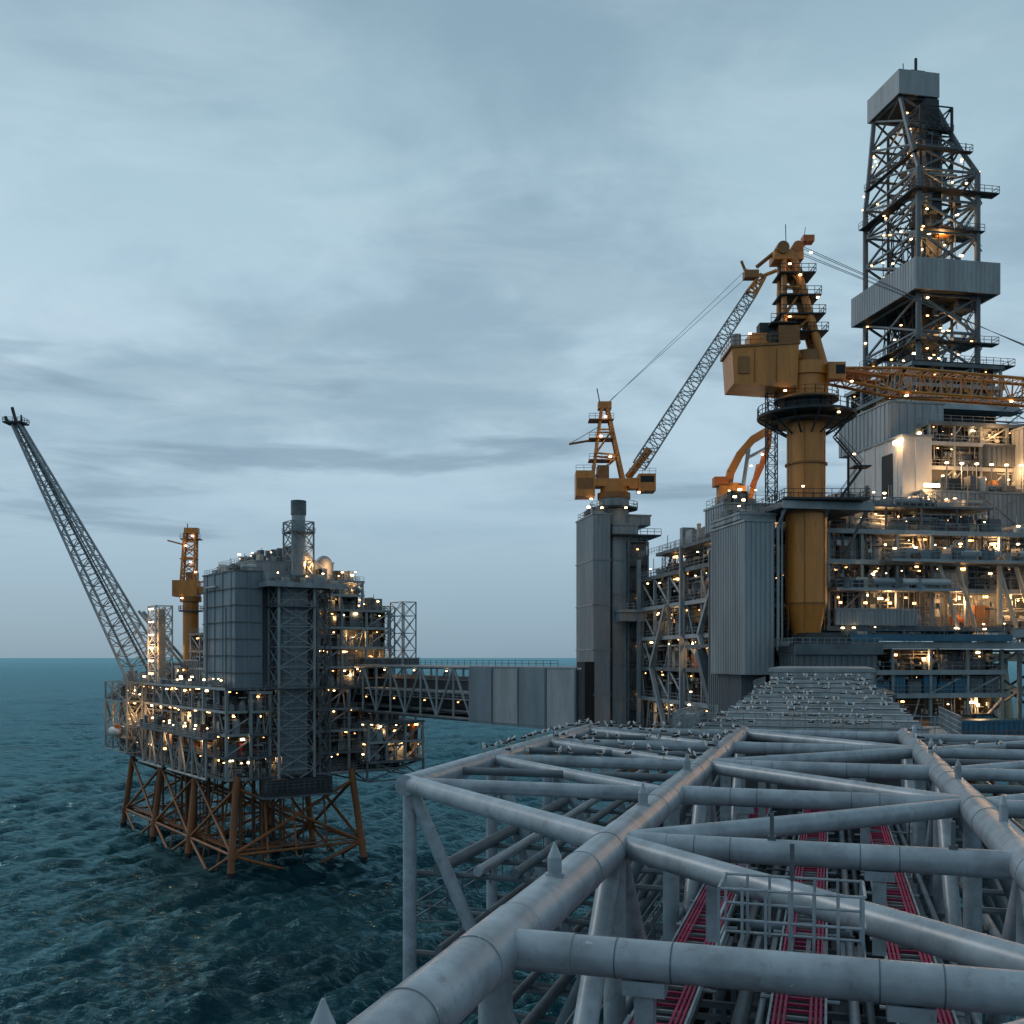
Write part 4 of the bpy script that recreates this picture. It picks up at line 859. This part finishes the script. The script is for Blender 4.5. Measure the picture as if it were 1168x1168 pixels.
fr = N.new('ShaderNodeFresnel'); fr.inputs['IOR'].default_value = 1.33; Lk.new(b2.outputs['Normal'], fr.inputs['Normal'])
mn = smath('MINIMUM', fr.outputs[0], 0.54)
ms = N.new('ShaderNodeMixShader'); Lk.new(mn, ms.inputs[0]); Lk.new(df.outputs[0], ms.inputs[1]); Lk.new(gl.outputs[0], ms.inputs[2]); Lk.new(ms.outputs[0], out.inputs['Surface'])
me.materials.append(m)

# ================================================================== SKY / LIGHT
SUN_EL, SUN_AZ = math.radians(38), math.radians(-60)
wd = bpy.data.worlds.new('World'); scene.world = wd; wd.use_nodes = True; nt = wd.node_tree; N = nt.nodes; Lk = nt.links
bg = N['Background']
sk = N.new('ShaderNodeTexSky'); sk.sky_type = 'NISHITA'; sk.sun_disc = False; sk.sun_elevation = SUN_EL; sk.sun_rotation = SUN_AZ
def vm(op, a=None, b_=None):
    n = N.new('ShaderNodeVectorMath'); n.operation = op
    for i, v in enumerate((a, b_)):
        if v is None: continue
        if isinstance(v, tuple): n.inputs[i].default_value = v
        else: Lk.new(v, n.inputs[i])
    return n.outputs[0]
def mm(op, a, b_=None, cl=False):
    n = N.new('ShaderNodeMath'); n.operation = op; n.use_clamp = cl
    for i, v in enumerate((a, b_)):
        if v is None: continue
        if isinstance(v, (int, float)): n.inputs[i].default_value = v
        else: Lk.new(v, n.inputs[i])
    return n.outputs[0]
def mix(fac, c1, c2, bt='MIX'):
    n = N.new('ShaderNodeMixRGB'); n.blend_type = bt
    for k_, v in (('Fac',fac),('Color1',c1),('Color2',c2)):
        if isinstance(v, (int, float)): n.inputs[k_].default_value = v
        elif isinstance(v, tuple): n.inputs[k_].default_value = v
        else: Lk.new(v, n.inputs[k_])
    return n.outputs[0]
tc = N.new('ShaderNodeTexCoord'); sp = N.new('ShaderNodeSeparateXYZ'); Lk.new(tc.outputs['Generated'], sp.inputs[0])
z = sp.outputs[2]
rp = N.new('ShaderNodeValToRGB'); Lk.new(z, rp.inputs['Fac']); cr = rp.color_ramp
stops = [(0.0,(0.245,0.365,0.46)),(0.05,(0.31,0.445,0.55)),(0.14,(0.43,0.59,0.71)),(0.27,(0.53,0.70,0.81)),(0.42,(0.42,0.60,0.70)),(0.6,(0.27,0.41,0.50)),(1.0,(0.24,0.36,0.45))]
cr.elements[0].position = 0; cr.elements[0].color = (*stops[0][1],1); cr.elements[1].position = 1; cr.elements[1].color = (*stops[-1][1],1)
for p_, c_ in stops[1:-1]:
    e = cr.elements.new(p_); e.color = (*c_,1)
den = mm('ADD', mm('MAXIMUM', z, 0.0), 0.16)
cmb = N.new('ShaderNodeCombineXYZ'); Lk.new(mm('DIVIDE', sp.outputs[0], den), cmb.inputs[0]); Lk.new(mm('DIVIDE', sp.outputs[1], den), cmb.inputs[1])
def noise(vec, sc, det=6, ro=0.55, dist=0.0):
    n = N.new('ShaderNodeTexNoise'); n.inputs['Scale'].default_value = sc; n.inputs['Detail'].default_value = det; n.inputs['Roughness'].default_value = ro; n.inputs['Distortion'].default_value = dist
    Lk.new(vec, n.inputs['Vector']); return n.outputs['Fac']
def ramp(v, p0, p1):
    n = N.new('ShaderNodeMapRange'); n.interpolation_type = 'SMOOTHSTEP'; Lk.new(v, n.inputs[0]); n.inputs[1].default_value = p0; n.inputs[2].default_value = p1; return n.outputs[0]
up_ = ramp(z, 0.05, 0.24)      # the cloud deck dissolves into haze near the horizon
c1 = ramp(noise(vm('ADD', cmb.outputs[0], (3.1,1.7,0)), 1.15, 7, 0.58, 0.35), 0.40, 0.62)
c2 = ramp(noise(vm('MULTIPLY', cmb.outputs[0], (0.8,1.6,1)), 2.6, 7, 0.6, 0.5), 0.42, 0.68)
col = mix(mm('MULTIPLY', mm('MULTIPLY', c1, 0.72), up_), rp.outputs['Color'], (0.25,0.385,0.485,1))
col = mix(mm('MULTIPLY', mm('MULTIPLY', c2, 0.28), up_), col, (0.60,0.74,0.83,1))
sv = vm('MULTIPLY', tc.outputs['Generated'], (3.0,3.0,24.0))
st = ramp(noise(vm('ADD', sv, (5.3,2.0,1.0)), 1.0, 6, 0.52, 0.3), 0.54, 0.66)
win = mm('MULTIPLY', ramp(z, 0.08, 0.12), mm('SUBTRACT', 1.0, ramp(z, 0.22, 0.32)))
col = mix(mm('MULTIPLY', mm('MULTIPLY', st, win), 0.68), col, (0.215,0.32,0.42,1))
skc = mix(1.0, sk.outputs[0], (0.08,0.08,0.08,1), 'MULTIPLY')
col = mix(0.92, skc, col)
Lk.new(col, bg.inputs['Color']); bg.inputs['Strength'].default_value = 1.0
sl = bpy.data.lights.new('sun', 'SUN'); sl.energy = 0.8; sl.angle = math.radians(22); sl.color = (1.0,0.97,0.94)
so = bpy.data.objects.new('sun', sl); scene.collection.objects.link(so)
dv = Vector((math.sin(SUN_AZ)*math.cos(SUN_EL), math.cos(SUN_AZ)*math.cos(SUN_EL), math.sin(SUN_EL)))
so.rotation_euler = dv.to_track_quat('Z', 'Y').to_euler()

# ================================================================== CAMERA
cd = bpy.data.cameras.new('camera'); cd.sensor_width = 36; cd.lens = 36; cd.shift_y = 0.142; cd.clip_start = 0.1; cd.clip_end = 200000
co_ = bpy.data.objects.new('camera', cd); scene.collection.objects.link(co_); co_.location = (0,0,H); co_.rotation_euler = (math.pi/2,0,0)
scene.camera = co_
scene.view_settings.view_transform = 'Standard'; scene.view_settings.look = 'None'; scene.view_settings.exposure = 0
